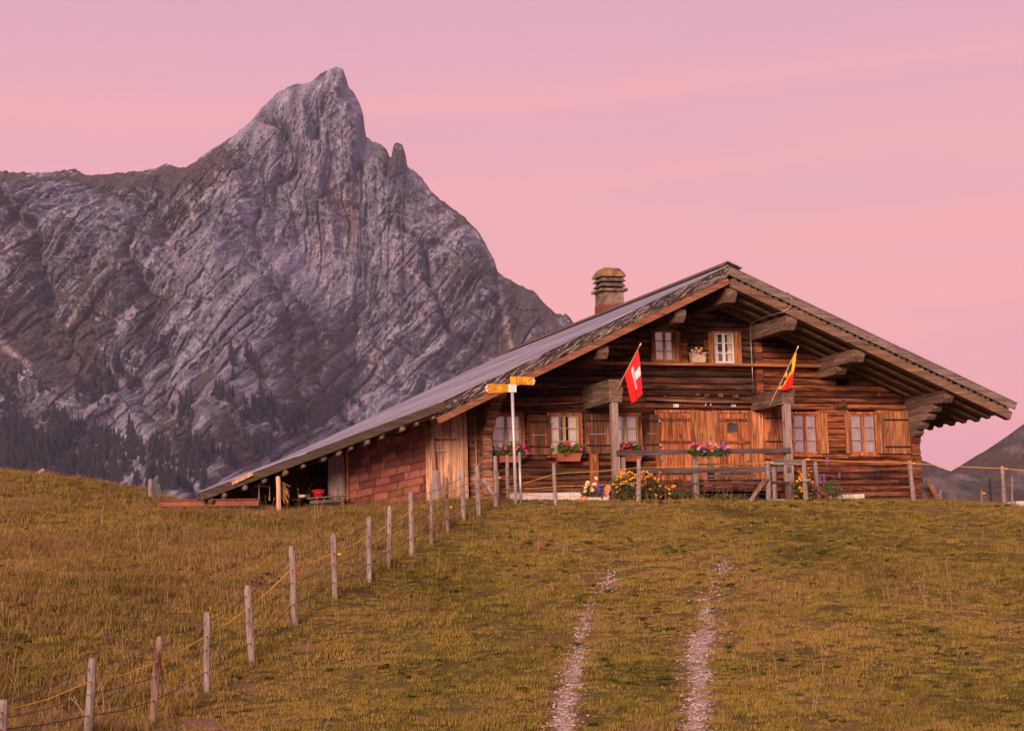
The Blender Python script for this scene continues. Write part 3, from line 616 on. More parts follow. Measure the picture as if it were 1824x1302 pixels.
# ---- windows
def window(key, cols, rows, curtain=1.0, casing=0.075, wood_m=W_PLANKV, right_open=False, sill=True, sash=None, cmat=None):
    x0, x1, z0, z1 = WIN[key]; sash = sash or M_SASH
    mb = MB(); c = casing
    mb.box(x0-c, x0, -.065, .10, z0-.02, z1+c*.7); mb.box(x1, x1+c, -.065, .10, z0-.02, z1+c*.7); mb.box(x0, x1, -.06, .10, z1, z1+c*.7); mb.box(x0, x1, -.055, .10, z0-.035, z0)
    wd = mb.build('window', wood_m, hut)
    cw = (x1-x0)/cols; rh = (z1-z0)/rows
    for i in range(cols):
        a = x0+i*cw; e = a+cw; st = 0.028
        sb = MB(); sb.box(a+.002, a+st, -.03, .01, z0+.002, z1-.002); sb.box(e-st, e-.002, -.03, .01, z0+.002, z1-.002); sb.box(a+st, e-st, -.028, .01, z0+.002, z0+st*1.4); sb.box(a+st, e-st, -.028, .01, z1-st, z1-.002)
        for j in range(1, rows): sb.box(a+st, e-st, -.024, .006, z0+j*rh-.009, z0+j*rh+.009)
        sb.build('sash', sash, wd)
        for j in range(rows):
            pb = MB(); pb.box(a+st-.004, e-st+.004, -.010, -.006, z0+j*rh+.006, z0+(j+1)*rh-.006); pb.build('pane', M_GLASS, wd)
    if curtain > 0:
        for i in range(cols):
            a = x0+i*cw+.02; e = a+cw-.04; cb = MB(); nn = 14; ww = (e-a)*curtain
            for j in range(nn+1):
                xx = (a if i == 0 else e-ww) + ww*j/nn
                cb.v += [(xx, .030+.010*math.sin(j*1.9), z0+.02), (xx, .030+.008*math.sin(j*1.9+.4), z1-.02)]
            for j in range(nn): cb.f.append((2*j, 2*j+2, 2*j+3, 2*j+1)); cb.m.append(0)
            cb.build('curtain', cmat or M_CURTAIN, wd, smooth=True)
    if sill: MB().box(x0-c-.03, x1+c+.03, -.11, -.058, z0-.075, z0-.036).build('sill', wood_m, wd)
    return wd
window('w1', 2, 3, .82); window('w2', 2, 3, .70); window('w3', 2, 3, .80)
window('w4', 2, 3, .97, sash=W_PLANKV, cmat=M_NET); window('w5', 2, 3, .92, sash=W_PLANKV, cmat=M_NET)
window('u1', 2, 3, 1.0, .05, W_PLANKP, sill=False); window('u2', 2, 3, .55, .05, W_PLANKP, sill=False, sash=M_WHITE)

# ---- shutters, doors, board panels
def planks(parent, x0, x1, y0, y1, z0, z1, n, mat, name='plank', gap=.004, jz=.012, widths=None):
    e = np.cumsum([0]+(widths or [random.uniform(.8, 1.2) for _ in range(n)])); e = x0+(x1-x0)*e/e[-1]
    for i in range(len(e)-1):
        MB().box(e[i]+gap/2, e[i+1]-gap/2, y0+random.uniform(-.006,.006), y1, z0+random.uniform(-jz,jz)*.6, z1+random.uniform(-jz,jz)).build(name, mat, parent)
def shutter(px0, py0, px1, py1, n=3, mat=W_SHUT, strap=(0.82, 0.2), latch=True, label=None):
    x0, x1, z0, z1 = rect(px0, py0, px1, py1, -.05)
    bk = MB().box(x0+.01, x1-.01, -.062, -.045, z0+.015, z1-.015).mesh('shutter', mat)
    s_ = bpy.data.objects.new('shutter', bk); COL.objects.link(s_); s_.parent = hut
    planks(s_, x0, x1, -.09, -.063, z0, z1, n, mat)
    for q in strap: MB().box(x0+.02, x1+.03, -.108, -.096, z0+(z1-z0)*q-.016, z0+(z1-z0)*q+.016).build('strap_hinge', M_IRON, s_)
    if latch: MB().box(x0+(x1-x0)*.18, x0+(x1-x0)*.82, -.115, -.098, z0+(z1-z0)*.48, z0+(z1-z0)*.48+.014).build('latch_bar', M_STEEL, s_)
    for q in strap: MB().box(x1+.0, x1+.045, -.112, -.094, z0+(z1-z0)*q-.03, z0+(z1-z0)*q+.03).build('pintle', M_STEEL, s_)
    if label: s_['label'] = label
    return s_
shutter(938,739,979,810, 3); shutter(1041,737,1086,808, 3); shutter(1147,738,1172,806, 2)
shutter(1360,733,1411,800, 4, W_PLANKV, latch=False); shutter(1572,733,1626,808, 3, W_PLANKP, (0.80, 0.16), latch=False, label='pale plank shutter with dark knots')
def board_panel(px0, py0, px1, py1, n, mat, Y=-.05, th=.03, name='plank'):
    x0, x1, z0, z1 = rect(px0, py0, px1, py1, Y); planks(hut, x0, x1, Y-th, Y, z0, z1, n, mat, name)
board_panel(1234,732,1278,858, 5, W_PLANKP); board_panel(1338,733,1360,858, 2, W_PLANKP)
board_panel(1457,736,1474,808, 2, W_PLANKP, -.06); board_panel(1505,736,1513,808, 1, W_PLANKP, -.07); board_panel(1562,736,1571,808, 1, W_PLANKP, -.07)
board_panel(1170,735,1174,858, 1, W_PLANKV, -.05); board_panel(1050,808,1066,880, 1, W_PLANKV, -.06)
board_panel(1202,592,1212,645, 1, W_PLANKP, -.09); board_panel(1213,605,1224,646, 1, W_LOG, -.08); board_panel(1159,588,1165,646, 1, W_PLANKP, -.08)
board_panel(1262,592,1271,647, 1, W_PLANKP, -.09); board_panel(1254,606,1262,647, 1, W_LOG, -.08); board_panel(1309,592,1320,648, 1, W_PLANKP, -.09)
def door(key, pane):
    x0, x1, z0, z1 = DOORS[key]
    d = MB().box(x0, x1, .02, .05, z0, z1).build('door', W_PLANKV, hut)
    if pane:
        a, e, c, f = rect(1296,754,1314,770, 0)
        planks(d, x0, a-.02, -.02, .018, z0, z1, 2, W_PLANKV); planks(d, e+.02, x1, -.02, .018, z0, z1, 2, W_PLANKV)
        planks(d, a-.02, e+.02, -.02, .018, z0, c-.02, 2, W_PLANKV); planks(d, a-.02, e+.02, -.02, .018, f+.02, z1, 2, W_PLANKV)
        MB().box(a, e, .012, .017, c, f).build('pane', plain('dark_glass', (0.055,0.055,0.06), 0.15, spec=0.6), d)
        fr = MB(); fr.box(a-.02, a, -.025, .018, c-.02, f+.02); fr.box(e, e+.02, -.025, .018, c-.02, f+.02); fr.box(a, e, -.025, .018, f, f+.02); fr.box(a, e, -.025, .018, c-.02, c); fr.build('pane_frame', W_PLANKV, d)
    else: planks(d, x0, x1, -.02, .018, z0, z1, 5, W_PLANKV)
    for q in (0.90, 0.57, 0.12): MB().box(x0+.03, x1-.03, -.052, -.026, z0+(z1-z0)*q-.028, z0+(z1-z0)*q+.028).build('batten', W_SHUT, d)
    mb = MB(); mb.box(x0-.06, x0, -.05, .10, z0, z1+.05); mb.box(x1, x1+.06, -.05, .10, z0, z1+.05); mb.box(x0, x1, -.045, .10, z1, z1+.06); mb.build('door_frame', W_PLANKV, d)
    MB().box(x1-.10 if pane else x0+.05, x1-.07 if pane else x0+.08, -.07, -.03, z0+(z1-z0)*.30, z0+(z1-z0)*.40).build('handle', M_STEEL, d)
    return d
door('d1', False); door('d2', True)
# shelf below the upper windows, cornice poles over the doors, post and rain pipe by it
a = P(1042, 650, -.12); e = P(1458, 656, -.12); MB().box(a[0], e[0], -.26, -.035, 2.845, 2.905).build('shelf', W_PLANKX, hut)
def pole(x0, y0, x1, y1, Y, r, mat, name='pole', sag=0.02):
    a = P(x0, y0, Y); e = P(x1, y1, Y); mid = (a+e)/2; mid[2] -= sag
    MB().tube([a, mid, e], r, 7).build(name, mat, hut, True)
pole(1152,711,1345,717,-.12,.03,W_RAFT); pole(895,721,1048,716,-.12,.022,W_RAFT)
a = P(1341, 585, -.06); e = P(1354, 720, -.06)
MB().box(a[0]+.02, a[0]+.19, -.10, -.032, 2.1, 3.62).build('post', W_LOG, hut)
for px in (1204.5, 1307):
    p = P(px, 722.5, -.06); q = MB().box(p[0]-.06, p[0]+.06, -.055, -.034, p[2]-.035, p[2]+.035).build('plaque', M_WHITE if px < 1250 else plain('blue_enamel', (0.25,0.30,0.45), 0.4), hut)
    if px < 1250: MB().box(p[0]-.045, p[0]-.032, -.059, -.056, p[2]-.02, p[2]+.02).build('mark', M_IRON, q)
    else: MB().box(p[0]-.04, p[0]+.05, -.059, -.056, p[2]-.005, p[2]+.02).build('mark', M_WHITE, q)
for px in (1257, 1266):
    p = P(px, 720, -.09); MB().beam((p[0]-.012, -.09, p[2]-.035), (p[0]+.014, -.09, p[2]+.035), .018, .02).build('hook', M_WHITE, hut)

# ---- purlins, corner corbels, beams on posts
def prow(X, ztop, w_, h_, Yend, name='purlin', mat=W_GREYY, y0=0.3, drop=0.0, chamfer=0.12):
    mb = MB(); x0, x1 = X-w_/2, X+w_/2
    prof = [(y0, ztop), (Yend+chamfer*.25, ztop-drop), (Yend, ztop-drop-.04), (Yend+.01, ztop-drop-h_*.55), (Yend+chamfer, ztop-h_), (y0, ztop-h_)]
    kk = len(prof)
    for xx in (x0, x1): mb.v += [(xx+random.uniform(-.008,.008), yy, zz) for yy, zz in prof]
    mb.f.append(tuple(range(kk))); mb.f.append(tuple(kk+i for i in reversed(range(kk)))); mb.m += [0, 0]
    for i in range(kk): mb.f.append((i, (i+1) % kk, kk+(i+1) % kk, kk+i)); mb.m.append(0)
    return mb.build(name, mat, hut)
prow(RX+.10, RZ-.47, .26, .32, -1.82); prow(1.68, zt(1.68)-UND, .26, .30, -1.85); prow(3.32, zt(3.32)-UND, .28, .26, -1.75); prow(3.32, zt(3.32)-UND-.265, .24, .17, -.95)
prow(-.86, zt(-.86)-UND-.01, .24, .28, -1.80); prow(-2.62, zt(-2.62)-UND-.01, .24, .26, -1.80)
for i, (zz, hh, ye, ww) in enumerate([(2.29,.15,-1.80,.26),(2.135,.20,-1.70,.24),(1.93,.15,-1.20,.24),(1.775,.15,-.95,.22),(1.62,.17,-.62,.22),(1.445,.14,-.40,.20)]): prow(5.50, zz, ww, hh, ye, 'corbel', W_GREYY, 0.1, 0, .10)
for i, (zz, hh, ye, ww) in enumerate([(2.10,.17,-1.50,.26),(1.925,.15,-1.25,.24),(1.77,.15,-1.02,.24),(1.615,.15,-.85,.22),(1.46,.15,-.72,.22)]): prow(-4.78, zz, ww, hh, ye, 'corbel', W_LOGG, 0.1, 0, .10)
zq = 1.31
while zq > -.1: prow(-4.78, zq, .2, .148, -.55+random.uniform(-.03,.03), 'log_end', W_LOGG, .1, 0, .02); prow(5.52, zq, .2, .148, -.18+random.uniform(-.03,.03), 'log_end', W_LOG, .1, 0, .02); zq -= .15
# dark woodpile cladding beyond the right corner
a = P(1640, 780, .9); e = P(1664, 885, .9); MB().box(5.63, 6.02, .7, 1.3, -.8, 1.42).jit(.012).build('corner_board', W_SHUT, hut)
prow(-2.30, 2.36, .30, .155, -1.62, 'beam', W_GREYY, .2, 0, .02); prow(-2.30, 2.20, .30, .15, -1.63, 'beam', W_GREYY, .2, 0, .02); prow(-2.30, 2.045, .28, .15, -1.60, 'beam', W_GREYY, .2, 0, .02)
prow(1.66, 2.20, .30, .15, -1.60, 'beam', W_GREYY, .2, 0, .02); prow(1.66, 2.045, .28, .17, -1.58, 'beam', W_GREYY, .2, 0, .02)
for X in (-2.31, 1.65):
    MB().box(X-.075, X+.075, -1.56, -1.42, -.35, 1.89).jit(.006).build('post', W_GREYZ, hut)
MB().box(-2.18, -2.10, -1.52, -1.44, -.35, .80).build('post', W_GREYZ, hut)

# ---- porch: floor, skirting, rails
MB().box(-1.62, 1.75, -1.25, -.07, .22, .27).build('porch_floor', W_GREYX, hut)
planks(hut, -1.62, 1.74, -1.31, -1.27, .045, .29, 15, W_LOG, 'plank', .006, .01)
def rail(px0, py0, px1, py1, ht, Y, mat=W_RAIL, name='rail', th=.05):
    a = P(px0, py0, Y); e = P(px1, py1, Y); n_ = 6; mb = MB()
    for i in range(n_+1):
        q = a+(e-a)*i/n_; dz = random.uniform(-.008,.008)
        mb.v += [(q[0], Y-th/2, q[2]-ht/2+dz), (q[0], Y+th/2, q[2]-ht/2+dz), (q[0], Y+th/2, q[2]+ht/2+dz), (q[0], Y-th/2, q[2]+ht/2+dz)]
    for i in range(n_):
        for j in range(4): mb.f.append((i*4+j, i*4+(j+1) % 4, (i+1)*4+(j+1) % 4, (i+1)*4+j)); mb.m.append(0)
    mb.f += [(0,1,2,3), tuple(n_*4+j for j in range(4))]; mb.m += [0, 0]
    return mb.build(name, mat, hut)
rail(1099,807,1408,802,.105,-1.60); rail(1143,839,1408,835,.10,-1.60); rail(1210,862,1405,859,.035,-1.60); rail(1245,828,1330,827,.035,-1.50); rail(1260,848,1345,847,.05,-1.50)
MB().box(-.62, -.50, -1.6, -1.5, -.3, .70).build('post', W_GREYZ, hut); MB().box(-.2, -.06, -1.45, -1.38, .29, .60).build('post', W_GREYZ, hut)
# plinth stones
a = rect(925,878,1042,896, -.12); MB().box(a[0]-.2, a[1], -.16, .0, -.45, a[3]).jit(.012).build('plinth', M_PLASTER, hut)
a = rect(1487,881,1537,896, -.9); MB().box(a[0], a[1], -1.0, -.7, -.45, a[3]).jit(.02).build('plinth', M_PLASTER, hut)

# ---- roof
def slab(name, pts_xz, y0, y1, mat):
    mb = MB(); kk = len(pts_xz)
    for yy in (y0, y1): mb.v += [(x, yy, zz) for x, zz in pts_xz]
    mb.f.append(tuple(range(kk))); mb.f.append(tuple(kk+i for i in reversed(range(kk)))); mb.m += [0, 0]
    for i in range(kk): mb.f.append((i, (i+1) % kk, kk+(i+1) % kk, kk+i)); mb.m.append(0)
    return mb.build(name, mat, hut)
def off(X, d): return (X, zt(X)-d)
roofL = slab('roof', [off(RX,.06), off(KX,.06), off(KX,.27), off(RX,.29)], YF+.10, YB-.1, W_RAFT)
def yback(X): return YB if X >= KX else YB+(KX-X)/(KX-XL)*(YF+.35-YB)
mb = MB()
for X, d in ((KX-.003,.06),(XL,.06),(XL,.15),(KX-.003,.27)): mb.v += [(X, YF+.10, zt(X)-d), (X, yback(X)-.1, zt(X)-d)]
mb.f = [(0,2,4,6),(1,7,5,3),(0,1,3,2),(2,3,5,4),(4,5,7,6),(6,7,1,0)]; mb.m = [0]*6; roofS = mb.build('roof', W_RAFT, hut)
roofR = slab('roof', [off(RX+.004,.055), off(XR-.05,.055), off(XR-.05,.26), off(RX+.004,.285)], YF+.30, YB-.1, W_RAFT)
def corrugated(xa, xb, parent, nrow, lift=.0):
    P_, per = [], 0.16; ny = int((YB-YF)/per)*6
    yy = np.linspace(YF-.02, YB, ny); xx = np.linspace(xa, xb, nrow)
    V = np.array([[(x, min(y, yback(x)), zt(x)-.03+lift+0.020*math.sin(2*math.pi*(min(y, yback(x))-YF)/per)) for y in yy] for x in xx])
    o = link('roof_sheet', npmesh('roof_sheet', V.reshape(-1,3), grid_faces(nrow, ny), M_SHEET, True), parent); return o
ov = 0
for i in range(6):
    xa = RX+(KX-RX)*i/6; xb = RX+(KX-RX)*(i+1)/6-.05; corrugated(xa, xb, roofL, 4, .012*(1 if i % 2 else 0))
for i in range(5):
    xa = KX+(XL-.01-KX)*i/5; xb = KX+(XL-.01-KX)*(i+1)/5-(.05 if i < 4 else 0); corrugated(xa, xb, roofS, 4, .012*(1 if i % 2 else 0))
for i in range(5):
    xa = RX+(XR-RX)*i/5; xb = RX+(XR-RX)*(i+1)/5+(.04 if i < 4 else .03); corrugated(xa, xb, roofR, 4, .006*(i % 2))
mb = MB(); mb.beam((RX-.10, YF+.05, RZ-.015), (RX-.10, YB, RZ-.015), .26, .02, up=(-.462,0,1)); mb.beam((RX+.15, YF-.02, RZ-.02), (RX+.15, YB, RZ-.02), .36, .022, up=(.42,0,1)); mb.build('ridge_cap', W_GREYX, roofR)
# verge of stacked shingles on the left slope
mb = MB(); x = RX-.05
while x > KX+.02:
    for lay in range(6):
        d = .070+lay*.036+random.uniform(-.012,.012); L = random.uniform(.09,.2); yo = YF+random.uniform(-.03,.05); tl = random.uniform(.10,.26)
        mb.beam((x+L/2, yo+.06, zt(x+L/2 if x+L/2 < RX else RX)-d+tl*.10), (x-L/2, yo+.06, zt(x-L/2)-d-tl*.10), .13, random.uniform(.010,.020), m=random.choice((0,0,1)))
    x -= .060
tag(mb.build('shingle_edge', [M_SHINGLE, plain('pale_shingle', (0.30,0.25,0.245), .9, var=.2, scale=18)], roofL), kind='stuff')
mb = MB(); x = RX-.2
while x > KX+.15:
    L = random.uniform(.06,.13); mb.beam((x+L, YF-.03, zt(x+L)-.262), (x-L, YF-.03, zt(x-L)-.275-random.uniform(0,.03)), .05, .02); x -= random.uniform(.22,.4)
tag(mb.build('shingle_edge', W_GREYX, roofL), kind='stuff')
def slope_beam(name, xa, xb, d, w_, h_, Y, mat, parent=hut):
    a = Vector((xa, Y, zt(xa)-d)); e = Vector((xb, Y, zt(xb)-d)); return MB().beam(a, e, w_, h_).jit(.004).build(name, mat, parent)
slope_beam('verge_rafter', RX-.02, KX-.05, .365, .10, .125, YF-.0, W_REDR)
for Y in (-1.2, -.5, .1, .8): slope_beam('rafter', RX-.05, KX, .37, .14, .14, Y, W_RAFT)
# right slope: verge board, small shingle gap, rafters with free ends at the eave
slope_beam('verge_board', RX-.02, XR-.01, .115, .035, .17, YF+.02, W_GREYX)
mb = MB(); x = RX+.15
while x < XR-.2:
    L = random.uniform(.05,.11); mb.beam((x, YF+.10, zt(x)-.245), (x+L, YF+.10, zt(x+L)-.235), .10, random.uniform(.04,.065)); x += random.uniform(.11,.19)
tag(mb.build('shingle_edge', M_SHINGLE, roofR), kind='stuff')
Y = -1.80; i = 0
while Y < 4.6:
    slope_beam('rafter', RX+.05, XR-.12-random.uniform(0,.1)-(.1 if i else 0), .375, .20 if i == 0 else .17, .18, Y, W_RAFT); Y += .52; i += 1
for Y in (5.2, 6.6, 8, 10, 12): slope_beam('rafter', RX+.05, XR-.2, .375, .17, .18, Y, W_RAFT)
slope_beam('batten', RX+.1, XR-.25, .275, .05, .03, -1.55, W_SHUT)
# lean-to verge: barge boards and pole ends
MB().beam((KX+.12, YF-.01, zt(KX+.12)-.125), (-8.9, YF-.01, zt(-8.9)-.120), .05, .17).jit(.004).build('barge_board', W_BARGE, hut)
MB().beam((-8.88, YF-.012, zt(-8.88)-.125), (XL-.02, YF-.012, zt(XL-.02)-.115), .05, .15).jit(.004).build('barge_board', W_BARGE, hut)
p = PD(425, 848, 39.3); MB().beam((XL+.62, YF-.08, zt(XL+.62)-.09), (XL+1.02, YF-.08, zt(XL+1.0)-.04), .02, .07).build('loose_board', W_BARN, hut)
x = KX-.1
while x > XL+.15:
    r_ = random.uniform(.045,.062); zz = zt(x)-.295
    MB().tube([(x, YF+.02+random.uniform(-.03,.05), zz+.03), (x, (YF+min(4.0, yback(x)-.2))/2, zz+.03), (x, min(4.0, yback(x)-.2), zz+.03)], r_, 8).build('pole_rafter', W_GREYY, hut, True); x -= random.uniform(.22,.42)
# solar panel, cable
def RP(X, Y, up): return Vector((X, Y, zt(X)+up))
mb = MB().beam(RP(1.72, -.9, .12), RP(2.95, -.9, .12), .85, .03, up=(.42,0,1)); pn = mb.build('solar_panel', plain('dark_panel', (0.03,0.035,0.055), 0.2, spec=.6), hut)
fr = MB()
for Y in (-1.335, -.465): fr.beam(RP(1.70, Y, .125), RP(2.97, Y, .125), .035, .045, up=(.42,0,1))
for X in (1.85, 2.4, 2.85): fr.beam(RP(X, -1.3, .06), RP(X, -.5, .06), .05, .07, up=(.42,0,1))
fr.build('panel_frame', M_STEEL, pn)
cab = [RP(1.75,-1.35,.10)]
for px, py, Y in [(1404,521,-1.9),(1411,535,-1.95),(1408,548,-1.95),(1395,556,-1.9),(1370,562,-1.3),(1345,572,-.5),(1337,580,-.14),(1338,620,-.13),(1340,660,-.22),(1342,700,-.13)]: cab.append(Vector(P(px, py, Y)))
MB().tube(cab, .011, 6).build('cable', M_STEEL, hut, True)
# chimney
cy_, cx_, cz_ = 6.0, .62, 4.5
M_CHIM = plain('chimney_render', (0.19,0.135,0.105), .95, var=.4, scale=5); M_CHIMD = plain('dark_slab', (0.115,0.088,0.074), .95, var=.35, scale=6); M_RUST = plain('rust_flashing', (0.16,0.058,0.045), .7, var=.15); M_LICH = plain('lichen_slab', (0.22,0.135,0.065), .95, var=.35, scale=7)  # louvre slabs take a darker tone than the chimney render
ch = MB().box(cx_-.28, cx_+.28, cy_-.28, cy_+.28, cz_, 5.46).jit(.008).build('chimney', M_CHIM, hut)
MB().box(cx_-.29, cx_+.29, cy_-.29, cy_+.29, cz_, 5.10).build('flashing', M_RUST, ch)
MB().box(cx_-.36, cx_+.36, cy_-.36, cy_+.36, 5.43, 5.49).jit(.008).build('ledge', M_CHIM, ch)
MB().box(cx_-.25, cx_+.25, cy_-.25, cy_+.25, 5.49, 5.80).build('flue', M_DARK, ch)
for i, zz in enumerate((5.55, 5.68)): 
    mb = MB(); s1, s2 = .325, .27
    mb.v = [(cx_+a*s, cy_+b*s, zq) for s, zq in ((s1, zz), (s2, zz+.085)) for a, b in ((-1,-1),(1,-1),(1,1),(-1,1))]
    mb.f = [(0,3,2,1),(4,5,6,7),(0,1,5,4),(1,2,6,5),(2,3,7,6),(3,0,4,7)]; mb.m = [0]*6; mb.jit(.006).build('louvre_slab', M_CHIMD, ch)
mb = MB(); lv = [(.335, 5.80), (.32, 5.86), (.22, 6.01), (.17, 6.03)]
for s, zq in lv: mb.v += [(cx_+a*s, cy_+b*s, zq) for a, b in ((-1,-1),(1,-1),(1,1),(-1,1))]
for i in range(3):
    for j in range(4): mb.f.append((i*4+j, i*4+(j+1) % 4, (i+1)*4+(j+1) % 4, (i+1)*4+j)); mb.m.append(0)
mb.f += [(0,1,2,3), (12,13,14,15)]; mb.m += [0, 0]; mb.jit(.008).build('cap', M_LICH, ch)
MB().box(cx_-.05, cx_+.04, cy_-.05, cy_+.05, 6.025, 6.06).build('cap_stone', M_LICH, ch)

# ---- lean-to front: red-brown shingle wall, pale planks, open shed
BY = -.5
def und(X): return zt(X)-.31
a = P(757, 760, BY); XS1 = a[0]; XS0 = P(617, 840, BY)[0]
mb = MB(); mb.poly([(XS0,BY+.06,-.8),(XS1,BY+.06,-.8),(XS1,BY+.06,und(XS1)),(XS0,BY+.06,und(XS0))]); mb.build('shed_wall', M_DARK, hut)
M_SHW = []
for i, c_ in enumerate([(0.155,0.055,0.044),(0.21,0.074,0.056),(0.115,0.042,0.036),(0.25,0.092,0.066)]): M_SHW.append(plain('red_brown_shingle_%d' % i, c_, .9, var=.16, scale=14))
tl = math.tan(R(11)); rowh = .155; sm = {}
def shingle_mesh(wd, mi):
    key = (round(wd, 2), mi)
    if key not in sm:
        hh = rowh*1.12; mbx = MB(); x_ = key[0]/2
        mbx.v = [(-x_,-.040,-hh/2-tl*x_),(x_,-.040,-hh/2+tl*x_),(x_,.0,-hh/2+tl*x_),(-x_,.0,-hh/2-tl*x_),(-x_,-.008,hh/2-tl*x_),(x_,-.008,hh/2+tl*x_),(x_,.004,hh/2+tl*x_),(-x_,.004,hh/2-tl*x_)]
        mbx.f = [(0,3,2,1),(4,5,6,7),(0,1,5,4),(1,2,6,5),(2,3,7,6),(3,0,4,7)]; mbx.m = [0]*6; sm[key] = mbx.mesh('shingle', M_SHW[mi])
    return sm[key]
for r_ in range(-3, 16):
    x = XS0 - random.choice((0, .05, .1, .15))
    while x < XS1-.03:
        wd = random.choice((.10, .20, .26, .30, .34)); xa = max(x, XS0); xb = min(x+wd, XS1); x += wd
        if xb-xa < .04: continue
        wd = xb-xa; xc = (xa+xb)/2; zc_ = -.55 + r_*rowh + (xc-XS0)*tl
        if zc_+rowh*.3 < und(xc)+.06 and zc_ > -.6:
            link('shingle', shingle_mesh(wd-.014, random.randrange(4)), hut, (xc, BY-.002+random.uniform(-.004,.004), zc_+random.uniform(-.006,.006)), (0, random.uniform(-.01,.01), 0))
ed = [757, 772, 789, 803, 817, 826, 833]
for i in range(len(ed)-1):
    x0 = P(ed[i], 815, BY)[0]; x1 = P(ed[i+1], 815, BY)[0]; xm = (x0+x1)/2
    cut = P(790, 783, BY)[2]
    if 1 <= i <= 2:
        MB().box(x0+.006, x1-.006, BY-.035, BY+.02, cut+.012, und(xm)+.05).build('plank', W_BARN, hut); MB().box(x0+.006, x1-.006, BY-.02, BY+.02, -.7, cut-.006).build('plank', W_BARN, hut)
    else: MB().box(x0+.006, x1-.006, BY-.03+random.uniform(-.01,.01), BY+.02, -.7, und(xm)+.05).build('plank', W_BARN, hut)
x0 = P(771,785,BY)[0]; x1 = P(813,785,BY)[0]; MB().box(x0, x1, BY-.055, BY-.036, cut-.018, cut+.012).build('batten', W_SHUT, hut)
x0 = P(774,802,BY)[0]; x1 = P(793,802,BY)[0]; zz = P(784,803,BY)[2]; MB().box(x0, x1, BY-.06, BY-.036, zz-.015, zz+.012).build('batten', M_STEEL, hut)
pole(767,747,775,842,BY-.12,.045,W_BARN,'pole',0); 
zz = -.35
while zz < 1.9:
    MB().box(P(834,815,-.25)[0], P(866,815,-.25)[0], -.30+random.uniform(-.012,.012), -.15, zz+.004, zz+.138).jit(.004).build('log', W_LOGG, hut); zz += .142
pole(845,740,850,850,-.34,.02,W_BARN,'pole',0)
# shed: posts, inner walls, clutter wall
x0, x1 = P(583,845,BY)[0], P(612,845,BY)[0]; MB().box(x0, x1, BY-.10, BY-.03, -.8, und((x0+x1)/2)).jit(.006).build('plank', W_GREYZ, hut)
MB().box(P(614,845,BY)[0], P(619,845,BY)[0], BY-.08, BY+.02, -.8, und(XS0)).build('post', W_PLANKV, hut)
MB().box(XS1-.06, XS1+.0, BY+.08, 6, -.8, und(XS1)-.1).build('side_wall', W_SHUT, hut)
for i in range(9):
    xa = -10.0+i*.32; MB().box(xa, xa+.315, .9+random.uniform(-.02,.02), .95, -.8, und(xa)+.10).build('plank', W_SHUT, hut)
x0, x1 = P(553,850,1.0)[0], P(583,850,1.0)[0]; MB().box(x0, x1, 1.0, 1.05, -.8, .55).build('plank', W_LOGG, hut)
MB().tube([(-10.1, .1, -.8), (-10.1, .1, und(-10.1)-.06)], .06, 8).build('post', W_SHUT, hut, True)

# ------------------------------------------------------------------ fences
W_POST = wood('fence_post_wood', [(0.13,0.10,0.098),(0.235,0.19,0.185),(0.32,0.265,0.26),(0.40,0.335,0.33)], 'Z', 0.22, 0.14, stain_c=(0.10,0.05,0.035))
W_POSTB = wood('fence_post_brown', [(0.08,0.042,0.030),(0.19,0.11,0.085),(0.30,0.20,0.165),(0.42,0.31,0.27)], 'Z', 0.35, 0.15)
M_CORD = plain('yellow_cord', (0.72,0.42,0.07), .6, var=.1)
M_BARB = plain('old_wire', (0.10,0.085,0.09), .6, .3)
M_YEL = plain('yellow_plastic', (0.85,0.40,0.02), .5, var=.05); M_RED = plain('red_plastic', (0.60,0.02,0.02), .5, var=.05)
ORD = ['first','second','third','fourth','fifth','sixth','seventh','eighth','ninth','tenth','eleventh','twelfth','thirteenth','fourteenth','fifteenth','sixteenth']
def post_mesh(base, top, r, mat, parent, n=8, name='shaft', sink=.25, sq=False):
    base = np.array(base, float); top = np.array(top, float); d = (top-base)/np.linalg.norm(top-base)
    pts = []; rs = []
    for q in (0, .3, .65, .93): pts.append(base - d*sink*(1 if q == 0 else 0) + (top-base)*q + np.array([random.uniform(-.004,.004), random.uniform(-.004,.004), 0])); rs.append(r*random.uniform(.93,1.06))
    pts.append(top); rs.append(r*.72)
    return MB().tube(pts, rs, 4 if sq else n).build(name, mat, parent)
FPOST = [(2,1330,6,1246,.055),(157,1312,165,1172,.052),(272,1303,284,1133,.050),(368,1236,369,1090,.047),(449,1187,441,1042,.052),(526,1118,519,972,.052),(597,1075,594,950,.050),(658,1036,657,920,.052),(692,1012,694,901,.042),(733,983,732,877,.050),(768,970,768,862,.032),(797,946,795,850,.045),(826,924,823,838,.050),(853,918,849,828,.052),(883,902,882,812,.050),(905,896,903,810,.042)]
LOOK = ['pale grey','pale grey round topped','dark brown split','pale grey flat topped','pale grey leaning','pale grey streaked','pale grey square topped','smooth pale grey','thin pale grey','stout pale grey','slender grey','brownish grey','rough pale grey','broad pale grey','tall grey','slim grey']
fpts = []
